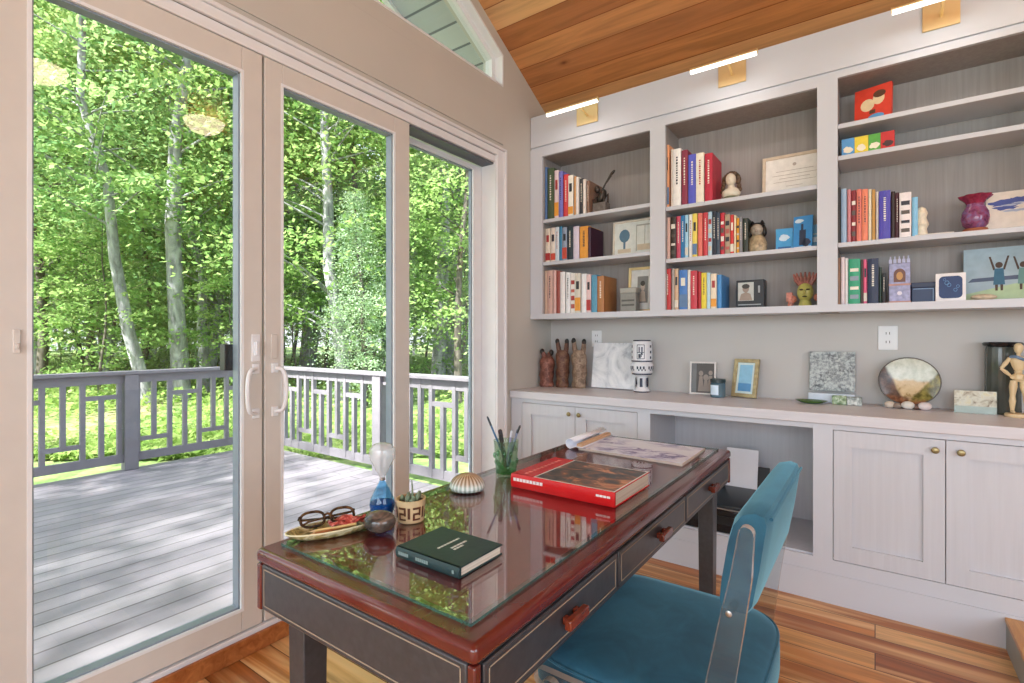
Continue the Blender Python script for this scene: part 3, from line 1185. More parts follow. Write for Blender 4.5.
# ------------------------------------------------------------------ books on the shelves
BOOKS = {
'L1':[
  (-1.978, -1.948, 0.425, 'e8a898', 'salmon', ''),
  (-1.946, -1.921, 0.384, '4a6ea0', 'steel blue', ''),
  (-1.918, -1.865, 0.368, '4a5a40', 'dark green', 'l'),
  (-1.862, -1.826, 0.345, 'e4cfd4', 'pale pink', 'b'),
  (-1.823, -1.791, 0.33, '7a78c8', 'violet', 'l'),
  (-1.789, -1.749, 0.302, 'd8454a', 'bright red', 'l'),
  (-1.748, -1.708, 0.288, 'f2efe4', 'white and lime', 'b'),
  (-1.706, -1.688, 0.275, 'e2a060', 'thin orange', ''),
  (-1.686, -1.664, 0.264, 'f0ebe6', 'plain white', ''),
  (-1.663, -1.633, 0.252, '3c3c40', 'charcoal', 'l'),
  (-1.632, -1.611, 0.24, 'ece4dc', 'ivory', ''),
  (-1.609, -1.588, 0.229, '8a6a58', 'brown', 'l'),
],
'L2':[
  (-1.963, -1.943, 0.28, '4a4038', 'dark brown', ''),
  (-1.94, -1.898, 0.275, 'e6dac8', 'cream', 'b'),
  (-1.896, -1.856, 0.262, 'e8dcd0', 'ivory', 'b'),
  (-1.855, -1.823, 0.258, 'cfdde6', 'pale blue', 'l'),
  (-1.822, -1.799, 0.254, '2f7fa8', 'teal blue', ''),
  (-1.797, -1.759, 0.235, '8f9db4', 'grey blue', 'b'),
  (-1.757, -1.711, 0.237, '22303a', 'navy', 'l'),
  (-1.71, -1.664, 0.231, 'd8cfe0', 'lavender', ''),
  (-1.663, -1.595, 0.224, 'e8a040', 'orange', 'l'),
  (-1.594, -1.573, 0.211, '3c1830', 'dark plum', ''),
],
'L3':[
  (-1.976, -1.959, 0.321, '3a3430', 'black brown', ''),
  (-1.957, -1.923, 0.333, 'c8a890', 'tan', ''),
  (-1.921, -1.875, 0.323, 'd4ada0', 'dusty pink', 'l'),
  (-1.873, -1.848, 0.313, 'e0b8b0', 'thin pink', ''),
  (-1.846, -1.815, 0.304, '9a4a40', 'brick red', ''),
  (-1.814, -1.775, 0.294, 'f0eeee', 'tall white', ''),
  (-1.773, -1.735, 0.287, 'eef0f2', 'plain white', 'l'),
  (-1.733, -1.696, 0.28, 'f0ece8', 'speckled white', 'd'),
  (-1.694, -1.649, 0.274, 'd8d4c8', 'pale grey', 'b'),
  (-1.647, -1.608, 0.268, 'f2f2f4', 'bright white', ''),
  (-1.607, -1.573, 0.261, 'e8c8c8', 'white and pink', 'b'),
  (-1.571, -1.528, 0.255, '5a9ab8', 'sky blue', ''),
  (-1.526, -1.477, 0.244, 'b07848', 'bronze brown', 'l'),
],
'M1':[
  (-1.068, -1.037, 0.391, 'e8a070', 'peach orange', 'b'),
  (-1.029, -1.014, 0.359, 'efe6d8', 'thin cream', ''),
  (-1.013, -0.965, 0.355, 'f4f2ee', 'thick white', 'l'),
  (-0.962, -0.925, 0.337, '8a3048', 'maroon', 'l'),
  (-0.923, -0.875, 0.303, '5a60c8', 'royal blue', 'l'),
  (-0.874, -0.828, 0.299, 'f2ead8', 'cream', 'l'),
  (-0.825, -0.78, 0.288, 'c02840', 'crimson', 'l'),
],
'M2':[
  (-1.065, -1.032, 0.325, 'd8b0a0', 'dusty pink', ''),
  (-1.029, -0.995, 0.314, '3a3028', 'dark brown', 'd'),
  (-0.994, -0.969, 0.309, 'd05068', 'rose red', 'l'),
  (-0.968, -0.941, 0.305, '2878b0', 'bright blue', 'l'),
  (-0.94, -0.92, 0.301, 'a8d8f0', 'pale blue', 'b'),
  (-0.918, -0.897, 0.295, 'f0f0ec', 'white', 'l'),
  (-0.895, -0.867, 0.288, 'f0d860', 'yellow', 'b'),
  (-0.865, -0.838, 0.272, 'e87868', 'coral', ''),
  (-0.836, -0.808, 0.268, 'd04048', 'red', 'l'),
  (-0.806, -0.783, 0.264, 'b8d4e0', 'ice blue', 'd'),
  (-0.782, -0.759, 0.26, '1c2030', 'black', 'l'),
  (-0.758, -0.737, 0.251, '3a4658', 'slate', 'l'),
  (-0.736, -0.713, 0.245, 'c82838', 'scarlet', 'd'),
  (-0.711, -0.683, 0.232, 'b09a80', 'tan', 'd'),
  (-0.682, -0.662, 0.226, 'd83838', 'red over white', 'b'),
  (-0.661, -0.65, 0.22, 'f0e2c0', 'thin cream', ''),
  (-0.649, -0.633, 0.202, 'f0a830', 'amber', 'd'),
  (-0.632, -0.616, 0.205, '8c8c90', 'grey', 'l'),
  (-0.615, -0.587, 0.196, '2c3428', 'black green', 'l'),
],
'M3':[
  (-1.065, -1.026, 0.294, 'c82828', 'bright red', 'l'),
  (-1.024, -1.006, 0.26, 'b0a8a0', 'thin grey', ''),
  (-1.005, -0.981, 0.253, 'd8b898', 'tan', 'b'),
  (-0.979, -0.928, 0.243, '4a80c8', 'blue and orange', 'b'),
  (-0.926, -0.908, 0.24, 'f0ece4', 'white', ''),
  (-0.907, -0.868, 0.232, 'c83848', 'crimson', 'l'),
  (-0.867, -0.847, 0.224, 'b82830', 'deep red', ''),
  (-0.845, -0.814, 0.216, 'f0d840', 'lemon yellow', 'l'),
  (-0.812, -0.792, 0.214, 'b8dcec', 'pale blue', ''),
  (-0.791, -0.757, 0.206, 'f0e0c8', 'cream', 'b'),
  (-0.755, -0.73, 0.198, '4890d0', 'azure', ''),
],
'R3':[
  (-0.162, -0.145, 0.292, '282420', 'black', ''),
  (-0.143, -0.119, 0.281, 'a0bcd8', 'light blue', ''),
  (-0.117, -0.101, 0.274, 'd89098', 'dusty rose', ''),
  (-0.1, -0.078, 0.266, '8a2830', 'maroon', 'd'),
  (-0.077, -0.055, 0.267, 'e88070', 'coral', 'l'),
  (-0.054, -0.029, 0.263, 'ec8868', 'orange coral', 'l'),
  (-0.028, -0.013, 0.26, 'f0e4c8', 'thin cream', ''),
  (-0.013, 0.001, 0.255, 'c89850', 'gold', ''),
  (0.003, 0.015, 0.244, 'f0ece8', 'thin white', ''),
  (0.016, 0.062, 0.242, '5048b0', 'indigo', 'l'),
  (0.064, 0.08, 0.234, '3a2c28', 'dark brown', ''),
  (0.081, 0.096, 0.226, '502830', 'dark red topped', 'l'),
  (0.097, 0.143, 0.219, 'f0e8e8', 'white floral', 'd'),
  (0.145, 0.168, 0.191, '88c4e8', 'sky blue', ''),
],
'R4':[
  (-0.162, -0.146, 0.242, '8a6850', 'brown', ''),
  (-0.144, -0.127, 0.245, 'e8dce0', 'pale pink', ''),
  (-0.126, -0.112, 0.238, 'f4f4f4', 'white', ''),
  (-0.111, -0.061, 0.23, '30a078', 'green', 'd'),
  (-0.06, -0.049, 0.225, '5a4a48', 'thin brown', ''),
  (-0.048, -0.032, 0.224, 'e86890', 'rainbow pink', 'b'),
  (-0.031, 0.014, 0.226, '1c2848', 'navy', 'l'),
  (0.016, 0.027, 0.181, '3c5048', 'thin green black', ''),
  (0.028, 0.044, 0.149, '181820', 'short black', 'l'),
],
}
ROWS = {'L1': ('top shelf of the left bookcase', 2.107, 2.550), 'L2': ('middle shelf of the left bookcase', 1.803, 2.060), 'L3': ('bottom shelf of the left bookcase', 1.432, 1.756),
        'M1': ('top shelf of the middle bookcase', 2.065, 2.560), 'M2': ('middle shelf of the middle bookcase', 1.745, 2.018), 'M3': ('bottom shelf of the middle bookcase', 1.432, 1.700),
        'R3': ('third shelf of the right bookcase', 1.748, 2.155), 'R4': ('bottom shelf of the right bookcase', 1.432, 1.710)}
ORD = ['first', 'second', 'third', 'fourth', 'fifth', 'sixth', 'seventh', 'eighth', 'ninth', 'tenth', 'eleventh', 'twelfth', 'thirteenth',
       'fourteenth', 'fifteenth', 'sixteenth', 'seventeenth', 'eighteenth', 'nineteenth', 'twentieth']
brnd = random.Random(11)
SECOND = {'b': ['e8e0d0', 'c85040', '6080a8', 'e8a040', 'b03838', 'd8d4c8'], 'd': ['d8c8b8', 'b86058', '8898a8', '585048']}


def book_mesh(w, h, d, mark, lab):
    """upright book, spine towards -Y, origin at its base centre. slots: cover, pages, lettering, band"""
    m = MB()
    t = min(0.0028, w * 0.18)
    m.mat(0).box(-w / 2, -w / 2 + t, 0.003, d, 0, h).box(w / 2 - t, w / 2, 0.003, d, 0, h)
    # rounded spine
    n = 5
    pr = [(-w / 2 + w * i / n, 0.003 - 0.004 * math.sin(PI * i / n)) for i in range(n + 1)]
    m.prism(pr + [(w / 2, 0.0075), (-w / 2, 0.0075)], 'Z', 0, h)
    m.mat(1).box(-w / 2 + t, w / 2 - t, 0.0075, d - 0.004, 0.003, h - 0.003)
    y0 = -0.0018
    if 'l' in mark and w > 0.012:           # lettering down the spine
        z = h * 0.86
        while z > h * 0.38:
            s = h * brnd.uniform(0.015, 0.04)
            m.mat(2).box(-w * 0.10, w * 0.10, y0, 0.0005, z - s, z)
            z -= s + h * 0.018
    if 'b' in mark:
        m.mat(3).box(-w * 0.47, w * 0.47, y0 + 0.0006, 0.001, h * 0.06, h * brnd.uniform(0.22, 0.4))
        m.mat(2).box(-w * 0.25, w * 0.25, y0, 0.0005, h * 0.6, h * 0.8)
    if 'd' in mark:
        for q in range(4):
            z = h * (0.12 + 0.2 * q)
            m.mat(2 if q % 2 else 3).box(-w * 0.36, w * 0.36, y0, 0.0005, z, z + h * brnd.uniform(0.05, 0.12))
    return m


for key, bl in BOOKS.items():
    where, zb, zlim = ROWS[key]
    for i, (xa, xb, h, col, nm, mark) in enumerate(bl):
        w = xb - xa - 0.0006
        h = min(h, zlim - zb - 0.012)
        d = min(0.218, 0.14 + h * 0.27)
        lum = sum(int(col[q:q + 2], 16) for q in (0, 2, 4))
        let = flat('2c2c34') if lum > 430 else flat('ece6d8')
        if lum > 560 and i % 2:
            let = flat('a83a3a')
        band = flat(brnd.choice(SECOND['d' if 'd' in mark else 'b']))
        o = build(book_mesh(w, h, d, mark, nm), 'book', [flat(col), M['page'], let, band],
                  loc=((xa + xb) / 2, 3.122 + brnd.uniform(0, 0.012), zb + 0.0005), local=True, smooth=False)
        tag(o, '%s book, %s from the left on the %s' % (nm, ORD[i], where), 'book', 'books on the ' + where)


# ------------------------------------------------------------------ ornaments and pictures on the shelves
def upright(name, label, cat, x, y, zb, w, h, t, tilt, rz, parts, group=None):
    """a flat thing standing on zb and leaning back by tilt. parts: [(part, fn(mb) , mats)] in local x (width), z (height), -y front"""
    u = thing(name, label, cat, (x, y, zb), rz, group)
    R = Matrix.Translation((0, 0, 0)) @ Matrix.Rotation(-tilt, 4, 'X')
    for pn, fn, mats, kw in parts:
        m = MB()
        fn(m)
        m.xf(R)
        build(m, pn, mats, u, local=True, **kw)
    return u


def frame_parts(w, h, b, t, frame_mat, mat_mat, art_mat, matw=0.0, artmats=None, artfn=None):
    def fr(m):
        m.box(-w / 2, -w / 2 + b, -t, 0, 0, h)
        m.box(w / 2 - b, w / 2, -t, 0, 0, h)
        m.box(-w / 2 + b, w / 2 - b, -t, 0, 0, b)
        m.box(-w / 2 + b, w / 2 - b, -t, 0, h - b, h)
        m.box(-w / 2 + b, w / 2 - b, -0.003, 0, b, h - b)
    P = [('frame', fr, frame_mat, {'bevel': 0.0015})]
    if matw:
        P.append(('mount', lambda m: m.box(-w / 2 + b, w / 2 - b, -t * 0.55, -0.0035, b, h - b), mat_mat, {'smooth': False}))
    q = b + matw
    yy = -t * 0.62 if matw else -t * 0.55

    def art(m):
        m.mat(0).box(-w / 2 + q, w / 2 - q, yy, -t * 0.5 if matw else -0.0035, q, h - q)
        if artfn:
            artfn(m, -w / 2 + q, w / 2 - q, q, h - q, yy - 0.0006)
    P.append(('picture', art, [art_mat] + (artmats or []), {'smooth': False}))
    return P


def blob(m, x, z, rx, rz_, y, n=14, jag=0.0, seed=0):
    """a flat painted patch on the picture plane"""
    r = random.Random(seed)
    pts = [(x + rx * math.cos(2 * PI * i / n) * (1 + jag * (r.random() - 0.5)), z + rz_ * math.sin(2 * PI * i / n) * (1 + jag * (r.random() - 0.5))) for i in range(n)]
    return m.prism(pts, 'Y', y, y + 0.0008)


# left bookcase
g = thing('grasshopper_figure', 'dark metal creature figure with a raised stalk, beside the left top-shelf books', 'figurine', (-1.555, 3.205, 2.1075))
m = MB()
m.box(-1.60, -1.50, 3.165, 3.245, 2.1075, 2.185)
build(m, 'plinth_block', plain('stone_block', '6c625c', 0.6, vary=0.3, scale=40), g, bevel=0.006)
m = MB()
m.ell((-1.548, 3.205, 2.232), (0.030, 0.026, 0.052), rot=(0, 0.5, 0))
m.ell((-1.580, 3.205, 2.285), (0.020, 0.020, 0.026))
m.tube([(-1.56, 3.19, 2.23), (-1.60, 3.18, 2.21), (-1.595, 3.18, 2.184)], 0.006, 6)
m.tube([(-1.53, 3.19, 2.22), (-1.515, 3.18, 2.25), (-1.52, 3.18, 2.184)], 0.006, 6)
m.tube([(-1.53, 3.22, 2.22), (-1.51, 3.225, 2.25), (-1.51, 3.225, 2.184)], 0.006, 6)
build(m, 'body', plain('dark_bronze', '4a423c', 0.4, 0.6, vary=0.3), g)
m = MB()
m.tube([(-1.556, 3.205, 2.25), (-1.52, 3.205, 2.315), (-1.48, 3.205, 2.365)], [0.007, 0.006, 0.009], 8)
m.ell((-1.468, 3.205, 2.38), (0.026, 0.010, 0.010), rot=(0, -0.7, 0))
build(m, 'stalk', plain('dark_bronze_stalk', '3c3530', 0.4, 0.6), g)
g.location.x += 0.018


def balloon_art(m, x0, x1, z0, z1, y):
    w, h = x1 - x0, z1 - z0
    m.mat(1)
    blob(m, x0 + w * 0.24, z0 + h * 0.60, w * 0.13, h * 0.20, y)
    m.box(x0 + w * 0.215, x0 + w * 0.265, y, y + 0.0008, z0 + h * 0.2, z0 + h * 0.42)
    m.mat(2).box(x0 + w * 0.08, x0 + w * 0.40, y + 0.0001, y + 0.0008, z0 + h * 0.08, z0 + h * 0.2)
    m.box(x0 + w * 0.55, x0 + w * 0.97, y + 0.0002, y + 0.0008, z0 + h * 0.12, z0 + h * 0.3)
    m.mat(3).box(x0 + w * 0.52, x0 + w * 0.54, y, y + 0.0008, z0 + h * 0.1, z0 + h * 0.9)
    m.box(x0 + w * 0.54, x0 + w * 0.98, y, y + 0.0008, z0 + h * 0.86, z0 + h * 0.9)
    m.box(x0 + w * 0.72, x0 + w * 0.735, y, y + 0.0008, z0 + h * 0.3, z0 + h * 0.86)
    m.box(x0 + w * 0.86, x0 + w * 0.875, y, y + 0.0008, z0 + h * 0.3, z0 + h * 0.86)


upright('framed_picture', 'pale framed picture of a blue balloon shape, middle shelf of the left bookcase', 'picture', -1.302, 3.245, 1.8035, 0.315, 0.245, 0.02, 0.05, 0,
        frame_parts(0.315, 0.245, 0.012, 0.02, flat('d8d0c0'), None, flat('dde0da'), 0, [flat('5a7c92'), flat('d0c0a8'), flat('a8a8a0')], balloon_art))


def portrait(m, x0, x1, z0, z1, y):
    w, h = x1 - x0, z1 - z0
    m.mat(1)
    blob(m, x0 + w * 0.5, z0 + h * 0.62, w * 0.2, h * 0.17, y)
    m.prism([(x0 + w * 0.2, z0 + h * 0.05), (x0 + w * 0.8, z0 + h * 0.05), (x0 + w * 0.72, z0 + h * 0.4), (x0 + w * 0.5, z0 + h * 0.48), (x0 + w * 0.28, z0 + h * 0.4)], 'Y', y, y + 0.0008)
    m.mat(2)
    blob(m, x0 + w * 0.5, z0 + h * 0.73, w * 0.22, h * 0.1, y - 0.0002)


upright('framed_photo', 'gold framed photo with a wide white mount, bottom shelf of the left bookcase', 'picture', -1.268, 3.285, 1.4325, 0.20, 0.305, 0.016, 0.07, 0,
        frame_parts(0.20, 0.305, 0.018, 0.016, M['brass'], flat('ecebe6'), flat('8c8c88'), 0.045, [flat('c8b8a8'), flat('444038')], portrait))
bx_ = thing('keepsake_box', 'small grey box with a lined lid in front of the gold framed photo', 'box', (-1.318, 3.19, 1.4325))
build(MB().box(-1.372, -1.264, 3.155, 3.225, 1.4325, 1.555), 'box_body', flat('8c8c86'), bx_, bevel=0.003)
build(MB().box(-1.374, -1.262, 3.153, 3.227, 1.5552, 1.590), 'lid', flat('a4a49c'), bx_, bevel=0.003)
build(MB().box(-1.362, -1.274, 3.1535, 3.1548, 1.50, 1.512).box(-1.362, -1.274, 3.1535, 3.1548, 1.47, 1.482), 'stripe', flat('5c5c58'), bx_, smooth=False)

# middle bookcase
b_ = thing('bust_figurine', 'cream bust of a figure with dark curls beside the crimson book', 'figurine', (-0.690, 3.19, 2.0655))
cream = plain('cream_glaze', 'e0d6c2', 0.3, vary=0.12, scale=30)
m = MB().lathe([(0.052, 0), (0.054, 0.010), (0.046, 0.018), (0.040, 0.024)], (-0.690, 3.19, 2.0655), 20)
build(m, 'plinth_base', plain('olive_base', '6c7058', 0.5), b_)
m = MB()
m.ell((-0.690, 3.19, 2.112), (0.054, 0.036, 0.034))
m.tube([(-0.69, 3.19, 2.12), (-0.69, 3.185, 2.165)], [0.022, 0.018], 12)
m.ell((-0.690, 3.182, 2.190), (0.029, 0.031, 0.038))
m.ell((-0.690, 3.150, 2.186), (0.006, 0.008, 0.010))
build(m, 'torso', cream, b_)
m = MB()
hr = random.Random(3)
for i in range(18):
    a = PI * (0.05 + 0.9 * i / 17)
    m.ell((-0.690 + 0.036 * math.cos(a) * 1.15, 3.192 + hr.uniform(-0.006, 0.014), 2.178 + 0.05 * math.sin(a)), (0.014, 0.016, 0.015), 8, 6)
for s in (-1, 1):
    for kx in range(3):
        m.ell((-0.690 + s * (0.040 + 0.004 * kx), 3.186, 2.170 - 0.022 * kx), (0.013, 0.014, 0.015), 8, 6)
build(m, 'hair', plain('brown_curls', '5c4632', 0.5, vary=0.4, scale=60), b_)


def cert_art(m, x0, x1, z0, z1, y):
    w, h = x1 - x0, z1 - z0
    m.mat(1)
    blob(m, x0 + w * 0.5, z0 + h * 0.80, h * 0.045, h * 0.045, y)
    for zz, a in ((0.64, 0.32), (0.53, 0.38), (0.44, 0.26), (0.35, 0.36), (0.22, 0.14)):
        m.box(x0 + w * (0.5 - a), x0 + w * (0.5 + a), y, y + 0.0008, z0 + h * zz, z0 + h * (zz + 0.012))


upright('framed_certificate', 'framed certificate in a pale wood frame, top shelf of the middle bookcase', 'certificate', -0.375, 3.30, 2.0655, 0.330, 0.250, 0.018, 0.08, 0,
        frame_parts(0.330, 0.250, 0.017, 0.018, flat('d8c4ac'), flat('f2eee6'), flat('f4efe8'), 0.0, [flat('b8aea4')], cert_art))
c_ = thing('cat_figurine', 'dark haired figurine with a pale front, beside the black green book', 'figurine', (-0.560, 3.19, 1.7455))
m = MB()
m.lathe([(0.042, 0), (0.050, 0.02), (0.052, 0.05), (0.040, 0.085), (0.026, 0.105)], (-0.560, 3.19, 1.7455), 18, 1, 0.8)
build(m, 'body', plain('mottled_tan_glaze', 'b09c7c', 0.4, vary=0.45, scale=45), c_)
m = MB()
m.ell((-0.560, 3.18, 1.876), (0.034, 0.034, 0.036))
m.ell((-0.560, 3.146, 1.868), (0.010, 0.008, 0.008))
build(m, 'head', plain('grey_face_glaze', 'a89c8c', 0.4, vary=0.4, scale=50), c_)
m = MB()
m.ell((-0.560, 3.197, 1.888), (0.044, 0.036, 0.034))
m.ell((-0.598, 3.19, 1.866), (0.013, 0.022, 0.030))
m.ell((-0.522, 3.19, 1.866), (0.013, 0.022, 0.030))
m.lathe([(0.016, 0), (0.010, 0.014), (0.002, 0.026)], (-0.585, 3.195, 1.908), 8)
m.lathe([(0.016, 0), (0.010, 0.014), (0.002, 0.026)], (-0.535, 3.195, 1.908), 8)
build(m, 'hair', plain('black_glaze', '26221f', 0.3), c_)
c_.location.x += 0.010


def tower_art(m, x0, x1, z0, z1, y):
    w, h = x1 - x0, z1 - z0
    m.mat(1).box(x0 + w * 0.32, x0 + w * 0.66, y, y + 0.0008, z0 + h * 0.12, z0 + h * 0.58)
    m.box(x0 + w * 0.40, x0 + w * 0.52, y, y + 0.0008, z0 + h * 0.58, z0 + h * 0.76)
    blob(m, x0 + w * 0.7, z0 + h * 0.2, w * 0.2, h * 0.12, y, jag=0.5)
    m.mat(2)
    blob(m, x0 + w * 0.3, z0 + h * 0.86, w * 0.22, h * 0.06, y, jag=0.4)
    m.box(x0 + w * 0.06, x0 + w * 0.94, y, y + 0.0008, z0 + h * 0.02, z0 + h * 0.08)


def card(name, label, cat, x, y, zb, w, h, t, tilt, rz, base, mats=None, art=None):
    def bd(m):
        m.mat(0).box(-w / 2, w / 2, -t, 0, 0, h)
        if art:
            art(m, -w / 2, w / 2, 0, h, -t - 0.0006)
    u = thing(name, label, cat, (x, y, zb), rz)
    m = MB()
    m.mat(0).box(-w / 2, w / 2, -t, 0, 0, h)
    m.xf(Matrix.Rotation(-tilt, 4, 'X'))
    build(m, 'panel', base, u, local=True, smooth=False)
    if art:
        m = MB()
        m.mat(0)
        art(m, -w / 2, w / 2, 0, h, -t - 0.0007)
        m.xf(Matrix.Rotation(-tilt, 4, 'X'))
        build(m, 'printed_image', [base] + mats, u, local=True, smooth=False)
    return u


card('picture_card', 'tall blue picture card showing a dark tower, middle shelf of the middle bookcase', 'card', -0.322, 3.20, 1.7455, 0.094, 0.185, 0.012, 0.10, -0.15,
     flat('3c90d0'), [flat('2c3850'), flat('d4e6f0')], tower_art)
card('picture_card', 'small plain blue card left of the tall tower card', 'card', -0.415, 3.22, 1.7455, 0.085, 0.130, 0.010, 0.08, 0.1,
     flat('4aa4d8'), [flat('d4e8f4'), flat('2a6ca8')], lambda m, x0, x1, z0, z1, y: (m.mat(1), blob(m, (x0 + x1) / 2, z1 * 0.6, 0.024, 0.018, y, jag=0.6), m.mat(2).box(x0 + 0.01, x1 - 0.01, y, y + 0.0008, z1 * 0.12, z1 * 0.2)))
card('picture_card', 'narrow pale blue card behind the right edge of the tall tower card', 'card', -0.268, 3.255, 1.7455, 0.040, 0.140, 0.010, 0.06, 0,
     flat('78b4d4'), [flat('e4eef4'), flat('d8d8d0')], lambda m, x0, x1, z0, z1, y: (m.mat(1).box(x0 + 0.006, x1 - 0.006, y, y + 0.0008, z1 * 0.3, z1 * 0.5), m.mat(2).box(x0 + 0.006, x1 - 0.006, y, y + 0.0008, z1 * 0.6, z1 * 0.64)))

k_ = thing('photo_box', 'black box with a portrait photo on its front, bottom shelf of the middle bookcase', 'box', (-0.588, 3.23, 1.4325))
build(MB().box(-0.662, -0.514, 3.19, 3.275, 1.4325, 1.595), 'box_body', flat('262a30'), k_, bevel=0.003)
m = MB()
m.mat(0).box(-0.652, -0.568, 3.1885, 3.1897, 1.476, 1.582)
m.mat(1)
blob(m, -0.610, 1.545, 0.018, 0.022, 3.1878)
m.prism([(-0.645, 1.478), (-0.575, 1.478), (-0.585, 1.515), (-0.61, 1.526), (-0.635, 1.515)], 'Y', 3.1878, 3.1886)
m.mat(2)
blob(m, -0.610, 1.559, 0.021, 0.014, 3.1874)
build(m, 'photo', [flat('c0c4c0'), flat('9c8c80'), flat('3c3834')], k_, smooth=False)
build(MB().box(-0.652, -0.530, 3.1885, 3.1897, 1.450, 1.456), 'printed_line', flat('9aa0a4'), k_, smooth=False)
build(MB().box(-0.545, -0.535, 3.1885, 3.1897, 1.52, 1.56), 'printed_line', flat('9aa0a4'), k_, smooth=False)

q_ = thing('mask_figurine', 'yellow green mask face with a red spiky crown, right end of the bottom shelf', 'figurine', (-0.320, 3.205, 1.4325))
m = MB()
m.ell((-0.312, 3.205, 1.512), (0.040, 0.030, 0.052))
m.ell((-0.312, 3.173, 1.508), (0.008, 0.012, 0.016))
m.lathe([(0.034, 0), (0.03, 0.02), (0.026, 0.035)], (-0.312, 3.205, 1.4325), 14)
build(m, 'face', plain('yellow_green_glaze', 'b4b060', 0.35, vary=0.2, scale=40), q_)
m = MB()
for s in (-1, 1):
    m.ell((-0.312 + s * 0.016, 3.1765, 1.524), (0.010, 0.006, 0.005), 10, 6)
m.ell((-0.312, 3.178, 1.486), (0.013, 0.005, 0.004), 10, 6)
build(m, 'features', flat('4a3c28'), q_)
m = MB()
for i in range(7):
    a = (i - 3) * 0.33
    m.tube([(-0.312 + 0.03 * math.sin(a), 3.205, 1.552), (-0.312 + 0.055 * math.sin(a), 3.20, 1.582), (-0.312 + 0.066 * math.sin(a), 3.20, 1.600 + 0.022 * math.cos(a))], [0.011, 0.010, 0.004], 8)
build(m, 'crown', plain('red_brown_crown', '93564a', 0.4, vary=0.5, scale=60), q_)
m = MB()
for s, z in ((-1, 1.475), (1, 1.48)):
    m.ell((-0.312 + s * 0.058, 3.205, z), (0.018, 0.018, 0.022))
m.box(-0.402, -0.372, 3.19, 3.22, 1.463, 1.512)
m.tube([(-0.385, 3.205, 1.4325), (-0.38, 3.205, 1.47)], 0.014, 8)
build(m, 'ornament', plain('red_painted_clay', 'b8705c', 0.4, vary=0.45, scale=70), q_)

# right bookcase
def faces_art(m, x0, x1, z0, z1, y):
    w, h = x1 - x0, z1 - z0
    m.mat(1)
    blob(m, x0 + w * 0.36, z0 + h * 0.52, w * 0.19, h * 0.17, y)
    blob(m, x0 + w * 0.66, z0 + h * 0.64, w * 0.16, h * 0.17, y)
    m.mat(2)
    blob(m, x0 + w * 0.68, z0 + h * 0.76, w * 0.17, h * 0.10, y - 0.0003)
    m.box(x0 + w * 0.42, x0 + w * 0.58, y - 0.0002, y + 0.0006, z0 + h * 0.26, z0 + h * 0.36)
    m.mat(3)
    blob(m, x0 + w * 0.6, z0 + h * 0.15, w * 0.22, h * 0.09, y)


u = card('picture_book', 'red picture book standing cover out on the highest shelf', 'book', -0.006, 3.205, 2.3575, 0.160, 0.188, 0.022, 0.06, -0.28,
         flat('d8402c'), [flat('e6d0a8'), flat('5c3c28'), flat('5c9cd0')], faces_art)
m = MB().box(-0.076, 0.0795, -0.019, -0.003, 0.004, 0.184)
m.xf(Matrix.Rotation(-0.06, 4, 'X'))
build(m, 'pages', M['page'], u, local=True, smooth=False)

gb = thing('toy_box', 'long box in blue, yellow, green and red blocks on the second highest shelf', 'box', (-0.03, 3.165, 2.1945))
build(MB().box(-0.142, 0.080, 3.13, 3.24, 2.1945, 2.285), 'box_body', flat('3c4450'), gb, bevel=0.002)
for xa, xb, c in ((-0.140, -0.086, '5aa0d8'), (-0.085, -0.028, 'e8d040'), (-0.027, 0.022, '58a848'), (0.023, 0.078, 'c83030')):
    pn = build(MB().box(xa, xb, 3.1285, 3.1297, 2.197, 2.283), 'colour_panel', flat(c), gb, smooth=False)
    m = MB()
    blob(m, (xa + xb) / 2, 2.225, 0.020, 0.016, 3.1277, jag=0.5, seed=int(abs(xa) * 1000))
    build(m, 'printed_shape', flat('efe8d0' if c != 'c83030' else '4a3030'), pn, smooth=False)

be = thing('bookend', 'white carved bookend at the right end of the third-shelf books', 'bookend', (0.192, 3.16, 1.7485))
m = MB().box(0.157, 0.30, 3.125, 3.20, 1.7485, 1.757)
build(m, 'foot_plate', flat('d4cfc8'), be, bevel=0.002)
m = MB()
m.lathe([(0.026, 0), (0.022, 0.03), (0.030, 0.05), (0.020, 0.085), (0.026, 0.105), (0.018, 0.128), (0.004, 0.138)], (0.182, 3.16, 1.757), 14)
build(m, 'carving', plain('ivory_carving', 'e6dcc6', 0.4, vary=0.15, scale=50), be)

va = thing('ruffled_vase', 'purple glass vase with a ruffled rim on the third shelf', 'vase', (0.382, 3.20, 1.7485))
gp = patchy('purple_art_glass', [(0.3, '4a2440'), (0.5, '8c4a70'), (0.62, '7a6090'), (0.75, 'b86a80')], 28, 0.12, 0.8, 3)
m = MB().lathe([(0.030, 0.022), (0.046, 0.040), (0.052, 0.070), (0.048, 0.100), (0.034, 0.128), (0.032, 0.140)], (0.382, 3.20, 1.7485), 24)
build(m, 'body', gp, va)
m = MB().lathe([(0.032, 0.138), (0.040, 0.152), (0.054, 0.168), (0.060, 0.176), (0.056, 0.178), (0.036, 0.156), (0.028, 0.140)], (0.382, 3.20, 1.7485), 40, cap=False,
               wob=lambda a, i: 1 + 0.10 * math.sin(8 * a) * (1 if i in (2, 3, 4) else 0.2))
build(m, 'ruffled_rim', plain('crimson_glass_rim', '8c2c48', 0.12, vary=0.4, scale=50), va)
m = MB().lathe([(0.056, 0), (0.056, 0.010), (0.046, 0.014), (0.044, 0.022)], (0.382, 3.20, 1.7485), 20)
build(m, 'stand', plain('terracotta_stand', '9c5a3c', 0.5), va)


